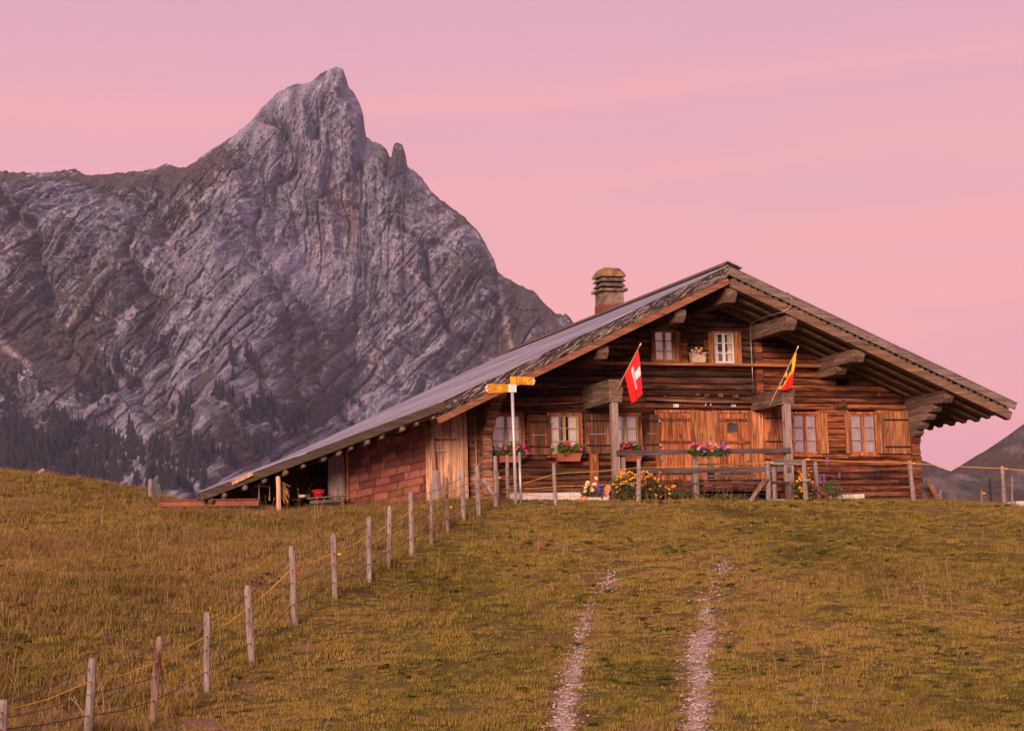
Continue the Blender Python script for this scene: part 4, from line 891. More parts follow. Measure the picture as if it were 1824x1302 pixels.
for i, (bx, by, tx, ty, r_) in enumerate(FPOST):
    D = fence_D(bx); base = PD(bx, by, D); base[2] = float(ground_z(base[0], base[1])); top = PD(tx, ty, D)
    t_ = thing('fence_post', '%s wooden post, %s up the sloping wire fence from the lower left' % (LOOK[i], ORD[i]), 'fence post', tuple(base), 'posts of the sloping wire fence')
    post_mesh((0,0,0), top-base, r_*.84, W_POSTB if i in (2, 11) else W_POST, t_, 8 if i not in (3, 6, 8) else 5)
    fpts.append((base, top, r_))
    fr = {2:('r',.68,0.06),5:('r',.66,.08),6:('ry',.69,0),9:('r',.66,.08),11:('y',.46,.05),13:('r',.45,.06),14:('y',.58,.06)}.get(i)
    if fr:
        q = (top-base)*fr[1]
        if 'r' in fr[0]: MB().tube([q+RT*(r_+.0)*(1 if fr[2] else -1), q+RT*(r_+.035)*(1 if fr[2] else -1)], [.014,.010], 6).build('insulator', M_RED, t_)
        if 'y' in fr[0]: MB().tube([q+RT*(r_), q+RT*(r_+.05)], [.012,.017], 6).build('insulator', M_YEL, t_)
def strand(name, label, fr, r_, mat, side, start=None, end=None, barbs=False, cat='wire'):
    pts = []
    for i, (b_, t_, pr) in enumerate(fpts):
        q = b_+(t_-b_)*fr - fw*np.array([1,1,0])*(pr+.006)*side
        if pts:
            m_ = (pts[-1]+q)/2; m_[2] -= random.uniform(.01,.035); pts.append(m_)
        pts.append(q)
    d0 = pts[0]-pts[2]; pts.insert(0, pts[0]+d0*1.2)
    mb = MB().tube(pts, r_, 5)
    if barbs:
        for i in range(len(pts)-1):
            L = np.linalg.norm(pts[i+1]-pts[i])
            for s_ in np.arange(.05, L, .16):
                q = pts[i]+(pts[i+1]-pts[i])*s_/L; v = np.array([random.uniform(-.6,.6), random.uniform(-.6,.6), 1])*.016
                mb.beam(q-v, q+v, .004, .004)
    return tag(mb.build(name, mat), label, cat)
strand('barbed_wire', 'top strand of rusty barbed wire on the sloping fence', .88, .0038, M_BARB, -1, barbs=True)
strand('barbed_wire', 'middle strand of rusty barbed wire on the sloping fence', .54, .0038, M_BARB, 1, barbs=True)
strand('barbed_wire', 'lowest dark strand of barbed wire on the sloping fence', .27, .0055, M_BARB, 1, barbs=True)
strand('electric_cord', 'yellow electric fence cord running up the slope along the posts', .71, .0075, M_CORD, 1, cat='cord')

def lone_post(px, by, ty, Y, r_, label, mat=W_POST, tpx=None, group=None, base_z=None, ins=None, sq=False):
    b_ = P(px, by, Y); b_[2] = float(ground_z(b_[0], b_[1])); t_ = P(tpx or px, ty, Y)
    o = thing('fence_post', label, 'fence post', tuple(b_), group); post_mesh((0,0,0), t_-b_, r_, mat, o, 8, sq=sq)
    if ins:
        q = (t_-b_)*ins[1]; MB().tube([q+RT*(r_*.6)-fw*r_*.6, q+RT*(r_+.05)-fw*.02], [.015,.022], 6).build('insulator', M_YEL if ins[0] == 'y' else M_RED, o)
    return b_, t_
gp = 'posts of the mesh garden fence'
g1 = lone_post(990, 895, 825, -2.9, .038, 'thin pale post below the middle geranium window, right of the signpost', tpx=986, group=gp)
g2 = lone_post(1137, 897, 817, -2.9, .042, 'weathered grey post standing in front of the yellow flower bush', tpx=1138, group=gp, ins=('r',.42), sq=False)
g3 = lone_post(1370, 893, 821, -2.75, .055, 'square grey gate post propped by a slanting brace', tpx=1368, group=gp, sq=True, ins=('y',.96))
g3b = lone_post(1381, 892, 818, -2.6, .055, 'second square post of the garden gate, right beside the propped one', tpx=1379, group=gp, sq=True)
g4 = lone_post(1437, 893, 818, -2.75, .058, 'grey gate post with a metal band among orange flowers', tpx=1432, group=gp, sq=True, ins=('y',1.0))
g5 = lone_post(1457, 868, 822, -1.75, .045, 'grey post behind the orange flowers right of the gate', tpx=1452, group=gp)
g6 = lone_post(1627, 893, 820, -2.75, .052, 'round topped pale post at the right corner of the chalet', tpx=1620, group=gp, ins=('y',.93))
g7 = lone_post(1790, 904, 830, -2.9, .045, 'pale post with a yellow insulator near the right edge', tpx=1785, group=gp, ins=('y',.93))
lone_post(1766, 898, 851, -2.0, .03, 'thin black post near the right edge', plain('black_post', (0.02,0.02,0.024), .6), tpx=1763)
lone_post(1748, 896, 874, -1.4, .032, 'short grey stake with a yellow cap near the right edge', W_POSTB, ins=('y',.85))
lone_post(1803, 908, 847, -2.4, .024, 'thin brown stake at the far right of the mesh fence', W_POSTB)
lone_post(1675, 891, 872, -2.2, .03, 'stubby pale stake at the foot of the right chalet corner', W_POST)
lone_post(268, 896, 853, 3.0, .05, 'pale stake on the left skyline next to the steel beam', W_POST)
lone_post(279, 896, 868, 3.2, .035, 'shorter stake with blue twine on the left skyline', W_POST)
lone_post(62, 884, 853, 6.0, .042, 'leaning pale stake on the far left hilltop', W_POST, tpx=56)
lone_post(497, 897, 848, -2.1, .045, 'stout orange brown post in front of the open shed', W_BARN, tpx=495)
lone_post(780, 897, 838, -1.6, .085, 'thick pale stump post in front of the plank barn door', W_POST, tpx=776)
lone_post(888, 902, 840, -2.0, .03, 'slim rear post right behind the fence corner', W_POSTB, tpx=886)
def stick(name, label, cat, a, e, w_, h_, mat):
    a = np.array(a); e = np.array(e); o = MB().beam(e-a if False else (0,0,0), e-a, w_, h_).jit(.003).build(name, mat, None, loc=tuple(a)); return tag(o, label, cat)
def GP(px, py, Y): p = P(px, py, Y); p[2] = min(p[2], float(ground_z(p[0], p[1]))+.0); return p
stick('fence_brace', 'slanting brace leaning from the grass against the left gate post', 'brace', P(1335,893,-2.85), P(1366,850,-2.85), .07, .07, W_POSTB)
stick('fence_brace', 'dark brace slanting right from the banded gate post to the grass', 'brace', P(1439,858,-2.85), P(1482,893,-2.85), .06, .06, W_SHUT)
stick('fence_brace', 'short pale brace at the upper corner of the sloping fence', 'brace', P(859,853,-2.3), P(880,884,-2.3), .06, .06, W_POST)
tag(MB().box(P(1431,855,-2.83)[0], P(1441,855,-2.83)[0], -2.83, -2.815, P(1436,857,-2.83)[2], P(1436,853,-2.83)[2]).build('band', M_STEEL), 'bright metal band on the gate post among the orange flowers', 'metal band')
# gate leaf
gt = thing('garden_gate', 'small grey garden gate with a wooden top board and steel corners', 'gate', tuple(P(1400,891,-2.68)))
o_ = np.array(gt.location)
def gl(px, py, Y=-2.68): return P(px, py, Y)-o_
MB().beam(gl(1374,822), gl(1430,824), .05, .12).jit(.003).build('top_board', W_GREYX, gt)
MB().beam(gl(1374,826,-2.74), gl(1396,826,-2.74), .03, .03).build('corner_bar', M_STEEL, gt); MB().beam(gl(1374,890,-2.74), gl(1397,890,-2.74), .03, .035).build('corner_bar', M_STEEL, gt)
MB().beam(gl(1398,828), gl(1400,858), .05, .07).build('upright', W_POST, gt); MB().beam(gl(1372,858), gl(1405,859), .03, .03).build('cross_bar', W_SHUT, gt)
# wire mesh between the posts
def mesh_fence(name, label, pts, h_, r_=.0032):
    mb = MB(); o0 = np.array(pts[0])
    for a, e in zip(pts[:-1], pts[1:]):
        a = np.array(a); e = np.array(e); L = np.linalg.norm(e-a)
        for zz in np.linspace(.05, h_, 6): mb.beam(a-o0+[0,0,zz], e-o0+[0,0,zz], r_*1.6, r_*1.6)
        for s_ in np.arange(0, L, .15):
            q = a+(e-a)*s_/L-o0; mb.beam(q+[0,0,.02], q+[0,0,h_], r_, r_)
    return tag(mb.build(name, M_BARB, None, loc=tuple(o0)), label, 'wire fence')
off_ = np.array([0,-.05,0])
mesh_fence('mesh_fence', 'fine wire mesh before the porch between thin post and gate', [fpts[-1][0]+off_, g1[0]+off_, g2[0]+off_, g3[0]+off_], .68)
mesh_fence('mesh_fence', 'fine wire mesh from the gate to the right edge', [g4[0]+off_, g6[0]+off_, g7[0]+off_, g7[0]+(g7[0]-g6[0])*1.0+np.array([0,0,-.25])+off_], .66)
def cord(label, pts, r_=.0055, name='electric_cord'):
    full = []
    for a, e in zip(pts[:-1], pts[1:]):
        full += [np.array(a), (np.array(a)+np.array(e))/2 - np.array([0,0,.015])]
    full.append(np.array(pts[-1])); return tag(MB().tube(full, r_, 5).build(name, M_CORD), label, 'cord')
def at_(g, f, dy=-.07): return g[0]+(g[1]-g[0])*f+np.array([0,dy,0])
cord('yellow cord stretched from the banded gate post to the right edge', [at_(g4,1.0,-.04), at_(g6,.93), at_(g7,.93), at_(g7,.93)+(at_(g7,.9)-at_(g6,.93))*.8])
cord('upper yellow cord running in front of the geranium boxes to the gate', [fpts[-1][0]+(fpts[-1][1]-fpts[-1][0])*.32+[0,-.06,0], at_(g1,.75), at_(g2,.80), at_(g3,.95)], .004)
cord('lower yellow cord behind the thin post before the log wall', [fpts[-1][0]+(fpts[-1][1]-fpts[-1][0])*.02+[0,-.06,.25], at_(g1,.45), at_(g2,.46)], .004)

# ------------------------------------------------------------------ signpost
SY = -2.55
M_SIGN = plain('sign_yellow', (0.86,0.36,0.02), .45, var=.03); M_SWH = plain('sign_white', (0.80,0.76,0.76), .5, var=.03); M_SRED = plain('sign_red', (0.62,0.03,0.03), .5, var=.03); M_INK = plain('sign_ink', (0.03,0.018,0.012), .6, var=.03)
sb = P(919, 890, SY); sb[2] = float(ground_z(sb[0], sb[1])); sp = thing('signpost', 'steel hiking signpost with two yellow arrow signs before the chalet', 'signpost', tuple(sb))
st = P(911.5, 672, SY); MB().tube([(0,0,-.3), (st-sb)*.5, st-sb], .033, 12).build('pole', plain('pole_steel', (0.50,0.48,0.50), .4, .4, var=.06), sp, True)
p_ = P(915, 763, SY)-sb; MB().tube([p_-np.array([0,0,.02]), p_+np.array([0,0,.02])], .036, 12).build('band', M_SIGN, sp, True)
def plate(pts, Y, th, mat, name, parent, o0):
    mb = MB(); q = [P(x, y, Y)-o0 for x, y in pts]; kk = len(q)
    for dy in (0, th): mb.v += [(v[0], v[1]+dy, v[2]) for v in q]
    mb.f.append(tuple(range(kk))); mb.f.append(tuple(kk+i for i in reversed(range(kk)))); mb.m += [0,0]
    for i in range(kk): mb.f.append((i, (i+1) % kk, kk+(i+1) % kk, kk+i)); mb.m.append(0)
    return mb.build(name, mat, parent)
def marks(rows, Y, parent, o0, mat=None):
    mb = MB()
    for x0, x1, y0, y1, hgt in rows:
        x = x0
        while x < x1:
            wd = random.uniform(.5, 1.0); yy = y0+(y1-y0)*(x-x0)/max(1e-6, x1-x0); hh = hgt*random.choice((.75,.8,1.1))
            a = P(x, yy, Y)-o0; e = P(x+wd*.75, yy-hh, Y)-o0
            mb.box(a[0], e[0], Y-o0[1]-.002, Y-o0[1], a[2], e[2]); x += wd+.22
    return mb.build('lettering', mat or M_INK, parent)
Y1 = SY-.05
s1 = plate([(863.5,691.5),(868.5,684.5),(906,684.8),(906,698.2),(869,699),], Y1, .02, M_SIGN, 'arrow_sign', sp, sb)
plate([(862.8,691.8),(868.3,685.0),(868.8,698.6)], Y1-.006, .005, M_SWH, 'arrow_tip', s1, sb); plate([(862.6,690.9),(868.4,690.9),(868.4,693.2),(862.6,692.8)], Y1-.011, .004, M_SRED, 'tip_stripe', s1, sb)
plate([(905.9,684.6),(919.8,684.8),(919.8,698.2),(905.9,698.3)], Y1-.004, .022, M_SWH, 'name_plate', sp, sb)
marks([(868.5,888,688,687.6,2),(870,886,692.5,692,2),(869,886,697,696.4,2),(893,904.5,688.4,688.2,2),(893,904.5,692.8,692.4,2),(893,904.5,697,696.6,2)], Y1-.003, s1, sb)
plate([(867.8,687.6),(869,688.2),(890,696),(889.6,697.9),(867.5,690)], Y1-.007, .003, plain('sign_orange', (0.80,0.16,0.04), .5, var=.03), 'strike_band', s1, sb)
marks([(908.5,916.5,689,689,1.6),(910.5,915,692.4,692.4,1.4),(910,915.5,695.6,695.6,1.4)], Y1-.007, sp, sb, plain('faded_ink', (0.45,0.36,0.40), .6))
s2 = plate([(909,670.5),(950.2,672.5),(953.8,678.8),(950.4,685.8),(909.2,683.2)], Y1, .02, M_SIGN, 'arrow_sign', sp, sb)
plate([(950.1,672.9),(953.8,678.8),(950.3,685.4)], Y1-.006, .005, M_SWH, 'arrow_tip', s2, sb); plate([(950.2,678.0),(954.2,678.2),(954.2,680.1),(950.2,680.0)], Y1-.011, .004, M_SRED, 'tip_stripe', s2, sb)
plate([(919.6,671.4),(920.4,671.4),(920.4,683.6),(919.6,683.6)], Y1-.004, .003, M_INK, 'divider', s2, sb)
marks([(922.5,931.5,674.8,675.2,2),(922.5,931.5,678.8,679.2,2),(922.8,937,682.8,683.2,2),(942,949,676,676.2,2),(941.5,944,679.6,679.8,2),(944,949,683.8,684,2)], Y1-.003, s2, sb)
b2 = P(928, 890, SY+.1); b2[2] = float(ground_z(b2[0], b2[1])); t2 = P(925, 805, SY+.1)
o = thing('steel_stake', 'short steel tube stake right beside the signpost', 'stake', tuple(b2)); MB().tube([(0,0,-.2), t2-b2], .028, 10).build('tube', M_STEEL, o, True)

# ------------------------------------------------------------------ flags
def flag(label, hoist_a, hoist_b, fly_b, fly_a, Y, pole_a, pole_b, colour, folds, mats):
    o0 = P(pole_a[0], pole_a[1], Y); root = thing('flag', label, 'flag', tuple(o0), 'flags on the porch beams')
    a, b_ = P(*hoist_a, Y)-o0, P(*hoist_b, Y)-o0; c_, d_ = P(*fly_b, Y)-o0, P(*fly_a, Y)-o0
    n_ = 40; V = []; mb = MB()
    for i in range(n_+1):
        for j in range(n_+1):
            u, v = i/n_, j/n_; q = (a*(1-u)+b_*u)*(1-v) + (d_*(1-u)+c_*u)*v
            q = q + np.array([0.012*math.sin(u*9+v*3)*v, folds*v*math.sin(u*11+v*2.2), -.02*math.sin(u*math.pi)*v]); mb.v.append(tuple(q))
    for i in range(n_):
        for j in range(n_):
            mb.f.append((i*(n_+1)+j, i*(n_+1)+j+1, (i+1)*(n_+1)+j+1, (i+1)*(n_+1)+j)); mb.m.append(colour((i+.5)/n_, (j+.5)/n_))
    me = bpy.data.meshes.new('cloth'); me.from_pydata(mb.v, [], mb.f)
    for m in mats: me.materials.append(m)
    me.polygons.foreach_set('material_index', mb.m); me.polygons.foreach_set('use_smooth', [True]*len(mb.f)); me.update(); link('cloth', me, root)
    e = P(*pole_b, Y)-o0; MB().tube([(0,0,0), e], .012, 7).build('pole', W_BARN, root, True); MB().tube([e-(e/np.linalg.norm(e))*.01, e+(e/np.linalg.norm(e))*.05], [.018,.012], 7).build('finial', M_WHITE, root, True)
F_RED = plain('flag_red', (0.78,0.018,0.022), .8, var=.04); F_WH = plain('flag_white', (0.70,0.68,0.72), .8, var=.03); F_YEL = plain('flag_yellow', (0.86,0.42,0.015), .8, var=.04); F_BLK = plain('flag_black', (0.02,0.02,0.026), .8, var=.05)
def swiss(u, v):
    # as it hangs: a bent white bar down the fold and the tip of the other arm at the outer edge
    x, y = v, u
    bar = abs((x-.46)-.05*math.sin(y*6)) < .10 and .18 < y < .86
    tip = x > .30 and x < .62 and y > .80 and y < 1.0
    return 1 if (abs(u-.50) < .105 and .16 < v < .74) or (u > .62 and u < .93 and abs(v-.46) < .10) else 0
flag('red flag with a white cross hanging over the left porch beam', (1112,667), (1137,623), (1146,698), (1127,718), -1.72, (1101,690), (1140,615), swiss, .085, [F_RED, F_WH])
def bern(u, v):
    wob = .05*math.sin(u*38)+.03*math.sin(u*71+1)
    if v > .44+.10*u: return 0
    if u > .78: return 1
    if .06+wob*.6 < v < .36+wob and .09 < u < .80 and not (abs(u-.42) < .05 and v < .26): return 2
    return 1
flag('red and yellow flag with a black bear on the right porch beam', (1386,693), (1419,623), (1412,687), (1398,695), -1.72, (1371,722), (1420.5,620), bern, .05, [F_RED, F_YEL, F_BLK])

# ------------------------------------------------------------------ flowers
M_LEAF = plain('geranium_leaf', (0.085,0.110,0.022), .8, var=.35, scale=30); M_LEAFD = plain('garden_leaf', (0.075,0.078,0.022), .85, var=.4, scale=20)
def petals(n, c): return plain(n, c, .7, var=.12, scale=25)
M_PINK = petals('petal_pink', (0.70,0.05,0.25)); M_MAG = petals('petal_magenta', (0.55,0.02,0.27)); M_FRED = petals('petal_red', (0.52,0.02,0.03)); M_PURP = petals('petal_purple', (0.25,0.08,0.38)); M_GOLD = petals('petal_gold', (0.66,0.30,0.015)); M_BLUE = petals('petal_blue', (0.05,0.04,0.36)); M_LPINK = petals('petal_pale_pink', (0.72,0.22,0.40)); M_CREAM = petals('petal_cream', (0.75,0.55,0.30))
def leaf_blob(mb, c, rad, n, size, m=0, flat=.5):
    for _ in range(n):
        v = np.array([random.gauss(0,.5), random.gauss(0,.5), random.gauss(0,.5)]); L = np.linalg.norm(v); v = v/max(L,1) if L > 1 else v
        q = np.array(c)+v*np.array(rad); s_ = size*random.uniform(.6,1.3)
        a = Vector((random.uniform(-1,1), random.uniform(-1,1), random.uniform(-1,1))).normalized(); b_ = a.cross(Vector((random.uniform(-1,1), random.uniform(-1,1), random.uniform(-1,1)))).normalized()
        q = Vector(q); mb.quad(q-a*s_-b_*s_*.1, q+b_*s_*flat, q+a*s_+b_*s_*.1, q-b_*s_*flat, m)
def blossom(mb, q, s_, m=0):
    q = Vector(q)
    for _ in range(7):
        a = Vector((random.uniform(-1,1), random.uniform(-1,.2), random.uniform(-.4,1))).normalized()*s_*random.uniform(.3,.9)
        n1_ = Vector((random.uniform(-.5,.5), -1, random.uniform(-.3,.8))).normalized(); u_ = n1_.cross(Vector((0,0,1))).normalized(); v_ = u_.cross(n1_)
        r_ = s_*random.uniform(.45,.7); mb.poly([q+a+(u_*math.cos(t_)+v_*math.sin(t_))*r_ for t_ in np.arange(0, 6.28, 1.2566)], m)
def flower_box(label, box_px, fol_px, Y, box_mat, mats, spots, nleaf=700, group='window boxes'):
    x0, x1, z0, z1 = rect(*box_px, Y); o0 = np.array([(x0+x1)/2, Y, z0])
    root = thing('flower_box', label, 'flower box', tuple(o0), group)
    w2, h_ = (x1-x0)/2, z1-z0; mb = MB(); lv = [(.86, .07, 0), (1.0, .085, h_*.86), (1.04, .095, h_*.86), (1.04, .095, h_)]
    for s_, d_, zq in lv: mb.v += [(a*w2*s_, b_*d_, zq) for a, b_ in ((-1,-1),(1,-1),(1,1),(-1,1))]
    for i in range(3):
        for j in range(4): mb.f.append((i*4+j, i*4+(j+1) % 4, (i+1)*4+(j+1) % 4, (i+1)*4+j)); mb.m.append(0)
    mb.f += [(0,1,2,3),(12,13,14,15)]; mb.m += [0,0]; mb.build('box', box_mat, root)
    fx0, fx1, fz0, fz1 = rect(*fol_px, Y); mb = MB()
    for _ in range(7): 
        cx = random.uniform(fx0+.08, fx1-.08); leaf_blob(mb, (cx-o0[0], random.uniform(-.06,.03), (fz0+(fz1-fz0)*random.uniform(.3,.6))-z0), (.15,.11,(fz1-fz0)*.55), nleaf//7, .036)
    mb.build('foliage', M_LEAF, root)
    for mat in sorted(set(s[2] for s in spots)):
        mb = MB()
        for px, py, mi in spots:
            if mi == mat: q = P(px, py, Y-.15)-o0; blossom(mb, q, random.uniform(.026,.040))
        mb.build('blossoms', mats[mat], root)
    return root
mats_ = [M_MAG, M_FRED, M_PURP, M_LPINK, M_PINK]
flower_box('terracotta flower box with magenta blooms behind the signpost', (887,812,924,824), (878,790,943,814), -.22, M_TERRA, mats_, [(884,798,2),(900,799,0),(920,801,0),(934,796,0),(937,803,0),(940,807,0),(933,792,0),(923,797,4)])
flower_box('terracotta geranium box below the middle curtained window', (990,808,1034,822), (983,789,1039,811), -.22, M_TERRA, mats_, [(1012,789,1),(1021,788,3),(1035,801,0),(1009,790,1),(1015,792,1)])
flower_box('terracotta box of red geraniums left of the doors', (1102,808,1142,822), (1100,790,1146,810), -.22, M_TERRA, mats_, [(1103,795,1),(1107,800,4),(1119,788,1),(1121,794,1),(1118,796,1),(1123,801,1),(1113,794,4),(1145,799,0),(1130,792,3),(1118,802,1)])
flower_box('dark green box of pink and purple petunias on the porch rail', (1229,803,1292,811), (1226,792,1296,813), -1.72, plain('green_box', (0.012,0.05,0.025), .6), mats_, [(1231,793,4),(1236,791,4),(1242,790,0),(1249,795,4),(1254,797,2),(1245,797,3),(1260,792,1),(1266,790,3),(1275,793,3),(1282,795,2),(1289,790,2),(1296,796,3),(1268,803,3),(1255,804,2),(1292,800,2),(1264,800,1),(1279,797,3),(1288,794,2),(1243,800,3)], 420)
flower_box('basket pot of pale yellow flowers on the upper shelf', (1230,628,1256,646), (1228,619,1258,633), -.14, plain('wicker', (0.52,0.40,0.32), .9, var=.3, scale=30), [M_CREAM, M_GOLD, M_LPINK], [(1233,625,0),(1240,621,0),(1249,622,1),(1248,625,1),(1239,627,2),(1244,626,0)], 160, 'window boxes')
def bush(name, label, px0, py0, px1, py1, Y, n, mat, cat='plant', blooms=None, bmat=None, bs=.035, group=None, size=.03, stems=True):
    x0, x1, z0, z1 = rect(px0, py0, px1, py1, Y); o0 = np.array([(x0+x1)/2, Y, float(ground_z((x0+x1)/2, Y))]); root = thing(name, label, cat, tuple(o0), group); w_, h_ = x1-x0, z1-o0[2]
    mb = MB()
    for _ in range(max(4, n//40)): leaf_blob(mb, (random.uniform(-.4,.4)*w_, random.uniform(-.2,.2), h_*random.uniform(.12,.72)), (w_*.16, .16, h_*.2), 40, size)
    mb.build('foliage', mat, root)
    if stems:
        mb = MB()
        for _ in range(max(6, n//60)):
            xx = random.uniform(-.48,.48)*w_; mb.tube([(xx*.8, random.uniform(-.15,.15), 0), (xx+random.uniform(-.04,.04), random.uniform(-.15,.15), h_*random.uniform(.6,.98))], .006, 4)
        mb.build('stems', mat, root)
    if blooms:
        mb = MB()
        for px, py in blooms: q = P(px, py, Y-.15+random.uniform(-.1,.1))-o0; blossom(mb, q, bs*random.uniform(.8,1.25))
        mb.build('blossoms', bmat, root)
    return root
gy = []
for _ in range(70): gy.append((random.triangular(1096,1180,1120), random.triangular(836,866,842)))
for _ in range(22): gy.append((random.uniform(1090,1182), random.uniform(852,886)))
bush('yellow_flower_bush', 'tall bush of golden yellow flowers before the left end of the porch', 1090, 840, 1182, 893, -2.0, 2600, M_LEAFD, 'flower bush', gy, M_GOLD, .028, 'flower bushes along the porch')
gy = [(random.triangular(1415,1448,1428), random.uniform(838,872)) for _ in range(26)]+[(1422,839),(1440,834),(1444,840),(1447,858)]+[(random.uniform(1412,1452), random.uniform(870,888)) for _ in range(8)]
bush('yellow_flower_bush', 'smaller bush of orange yellow flowers behind the garden gate', 1408, 842, 1455, 893, -2.2, 800, M_LEAFD, 'flower bush', gy, M_GOLD, .030, 'flower bushes along the porch')
bush('garden_plant', 'low leafy plants with a few orange flowers below the porch skirting', 1180, 866, 1250, 893, -2.1, 700, M_LEAFD, 'plant', [(1190,871),(1197,868),(1192,880),(1186,868),(1200,866),(1194,888)], M_GOLD, .03)
bush('garden_plant', 'straggly low weeds in the dark gap under the porch', 1255, 877, 1345, 894, -2.0, 600, M_LEAFD, 'plant')
bush('garden_plant', 'leafy lupin clump with purple spikes right of the gate', 1455, 850, 1500, 893, -1.6, 520, M_LEAF, 'plant', [(1461,848),(1461,854),(1461,859),(1468,846),(1468,851),(1468,856),(1473,822),(1473,817),(1473,827),(1495,844),(1495,849),(1485,868),(1485,875),(1485,881)], M_PURP, .026)
bush('garden_plant', 'small clump with pinkish blooms near the stone trough', 1040, 858, 1066, 888, -1.7, 420, M_LEAFD, 'plant', [(1043,868),(1047,861),(1058,863),(1062,852),(1055,873),(1042,874)], M_CREAM, .045)
bush('garden_plant', 'small clump of blue flowers in the stone trough', 1060, 868, 1076, 884, -2.1, 200, M_LEAFD, 'plant', [(1066,866),(1070,870),(1063,874),(1074,873),(1068,877),(1075,880),(1072,866)], M_BLUE, .028)
a = rect(1042, 886, 1078, 898, -2.1); tag(MB().box(-(a[1]-a[0])/2, (a[1]-a[0])/2, -.15, .15, -.15, a[3]-a[2]).jit(.015).build('stone_trough', M_PLASTER, None, loc=((a[0]+a[1])/2, -2.1, a[2])), 'small pale stone trough planted with blue flowers', 'trough')
# orange cut-out figure leaning by the trough
o0 = P(1080, 896, -2.25); prof = [(1071,896),(1070,889),(1075,882),(1076,872),(1079,866),(1084,863),(1088,866),(1087,874),(1084,879),(1086,886),(1083,893),(1079,897)]
q = plate(prof, -2.25, .05, plain('orange_sandstone', (0.62,0.25,0.12), .9, var=.1), 'garden_stone', None, o0); q.location = tuple(o0); tag(q, 'upright orange sandstone piece beside the yellow flower bush', 'stone')
o0 = P(1037, 896, -2.3); prof = [(1028,897),(1030,890),(1037,884),(1044,883),(1046,890),(1043,897)]
q = plate(prof, -2.3, .06, plain('orange_stone', (0.58,0.27,0.14), .9, var=.15), 'garden_stone', None, o0); q.location = tuple(o0); tag(q, 'low orange stone at the left end of the trough', 'stone')

# ------------------------------------------------------------------ clutter by the lean-to and at the right corner
M_GIRD = plain('red_oxide_steel', (0.20,0.070,0.046), .75, var=.2, scale=3)
a = P(283, 891, -1.2); e = P(461, 889, -2.25); o0 = a.copy(); o0[2] = float(ground_z(a[0], a[1]))-.02; e_ = e-o0; a_ = a-o0
mb = MB(); mb.beam(a_, e_, .12, .016); mb.beam(a_-[0,0,.055], e_-[0,0,.06], .016, .10); mb.beam(a_-[0,0,.11], e_-[0,0,.12], .12, .016)
tag(mb.build('steel_beam', M_GIRD, None, loc=tuple(o0)), 'long red oxide steel beam lying on the crest left of the lean-to', 'steel beam')
p = P(567, 886, -.95); p[2] = P(567,886,-.95)[2]; bk = thing('bucket', 'bright red plastic bucket by the shingle wall', 'bucket', tuple(p))
mb = MB(); n_ = 16; pr = [(.095,0),(.125,.13),(.135,.132),(.135,.15),(.120,.15),(.09,.02)]
for r_, zq in pr: mb.v += [(r_*math.cos(2*math.pi*j/n_), r_*math.sin(2*math.pi*j/n_), zq) for j in range(n_)]
for i in range(len(pr)-1):
    for j in range(n_): mb.f.append((i*n_+j, i*n_+(j+1) % n_, (i+1)*n_+(j+1) % n_, (i+1)*n_+j)); mb.m.append(0)
mb.f.append(tuple(range(n_))); mb.m.append(0); mb.f.append(tuple((len(pr)-1)*n_+j for j in range(n_))); mb.m.append(0); mb.build('pail', plain('bucket_red', (0.62,0.012,0.012), .4, var=.04), bk, True)
MB().tube([(-.135,0,.14),(-.09,-.1,.10),(0,-.15,.085),(.09,-.1,.10),(.135,0,.14)], .005, 5).build('handle', M_STEEL, bk)
p = P(538, 886, -1.0); tag(MB().tube([(0,0,0),(0,0,.05)], [.07,.085], 12).build('bowl', M_WHITE, None, True, tuple(p)), 'small white bowl left of the red bucket', 'bowl')
p = P(548, 886, -.95); tag(MB().tube([(0,0,0),(0,0,.045)], [.06,.07], 12).build('bowl', plain('green_bowl', (0.05,0.10,0.06), .6), None, True, tuple(p)), 'small dark green bowl touching the white one', 'bowl')
bn = thing('plank_bench', 'low grey plank bench in front of the shed opening', 'bench', tuple(P(588, 896, -.95))); o_ = np.array(bn.location)
MB().beam(P(545,888,-.95)-o_, P(622,882,-.95)-o_, .30, .035).jit(.004).build('seat', W_GREYX, bn); MB().beam(P(552,894,-1.05)-o_, P(612,891,-1.05)-o_, .03, .06).build('front_board', W_GREYX, bn)
for px in (560, 608): MB().box(P(px,890,-.95)[0]-o_[0]-.03, P(px,890,-.95)[0]-o_[0]+.03, -.08, .08, -.1, .10).build('leg', W_GREYX, bn)
stick('leaning_board', 'broad dusty board leaning inside the open shed', 'board', P(520,890,-.2), P(545,874,.1), .5, .03, W_LOGG)
stick('leaning_board', 'dark board slanting under the low eave of the lean-to', 'board', P(447,868,.6), P(458,890,.4), .16, .03, W_SHUT)
stick('leaning_board', 'second dark board slanting beside the pipe bracket', 'board', P(474,862,.6), P(490,886,.4), .14, .03, W_SHUT)
stick('tool_handle', 'thin tool handle leaning behind the red bucket', 'tool', P(545,886,-.6), P(556,858,-.5), .02, .02, W_SHUT)
pb = thing('pipe_bracket', 'bent grey steel pipe frame under the low eave', 'pipe frame', tuple(P(470, 893, -1.4))); o_ = np.array(pb.location)
MB().tube([P(461,893,-1.4)-o_, P(461,858,-1.4)-o_], .018, 7).build('upright', M_STEEL, pb); MB().tube([P(453,866,-1.38)-o_, P(480,866,-1.38)-o_, P(480,891,-1.38)-o_], .016, 7).build('arm', M_STEEL, pb)
mb = MB(); o0 = P(500, 880, -2.0)
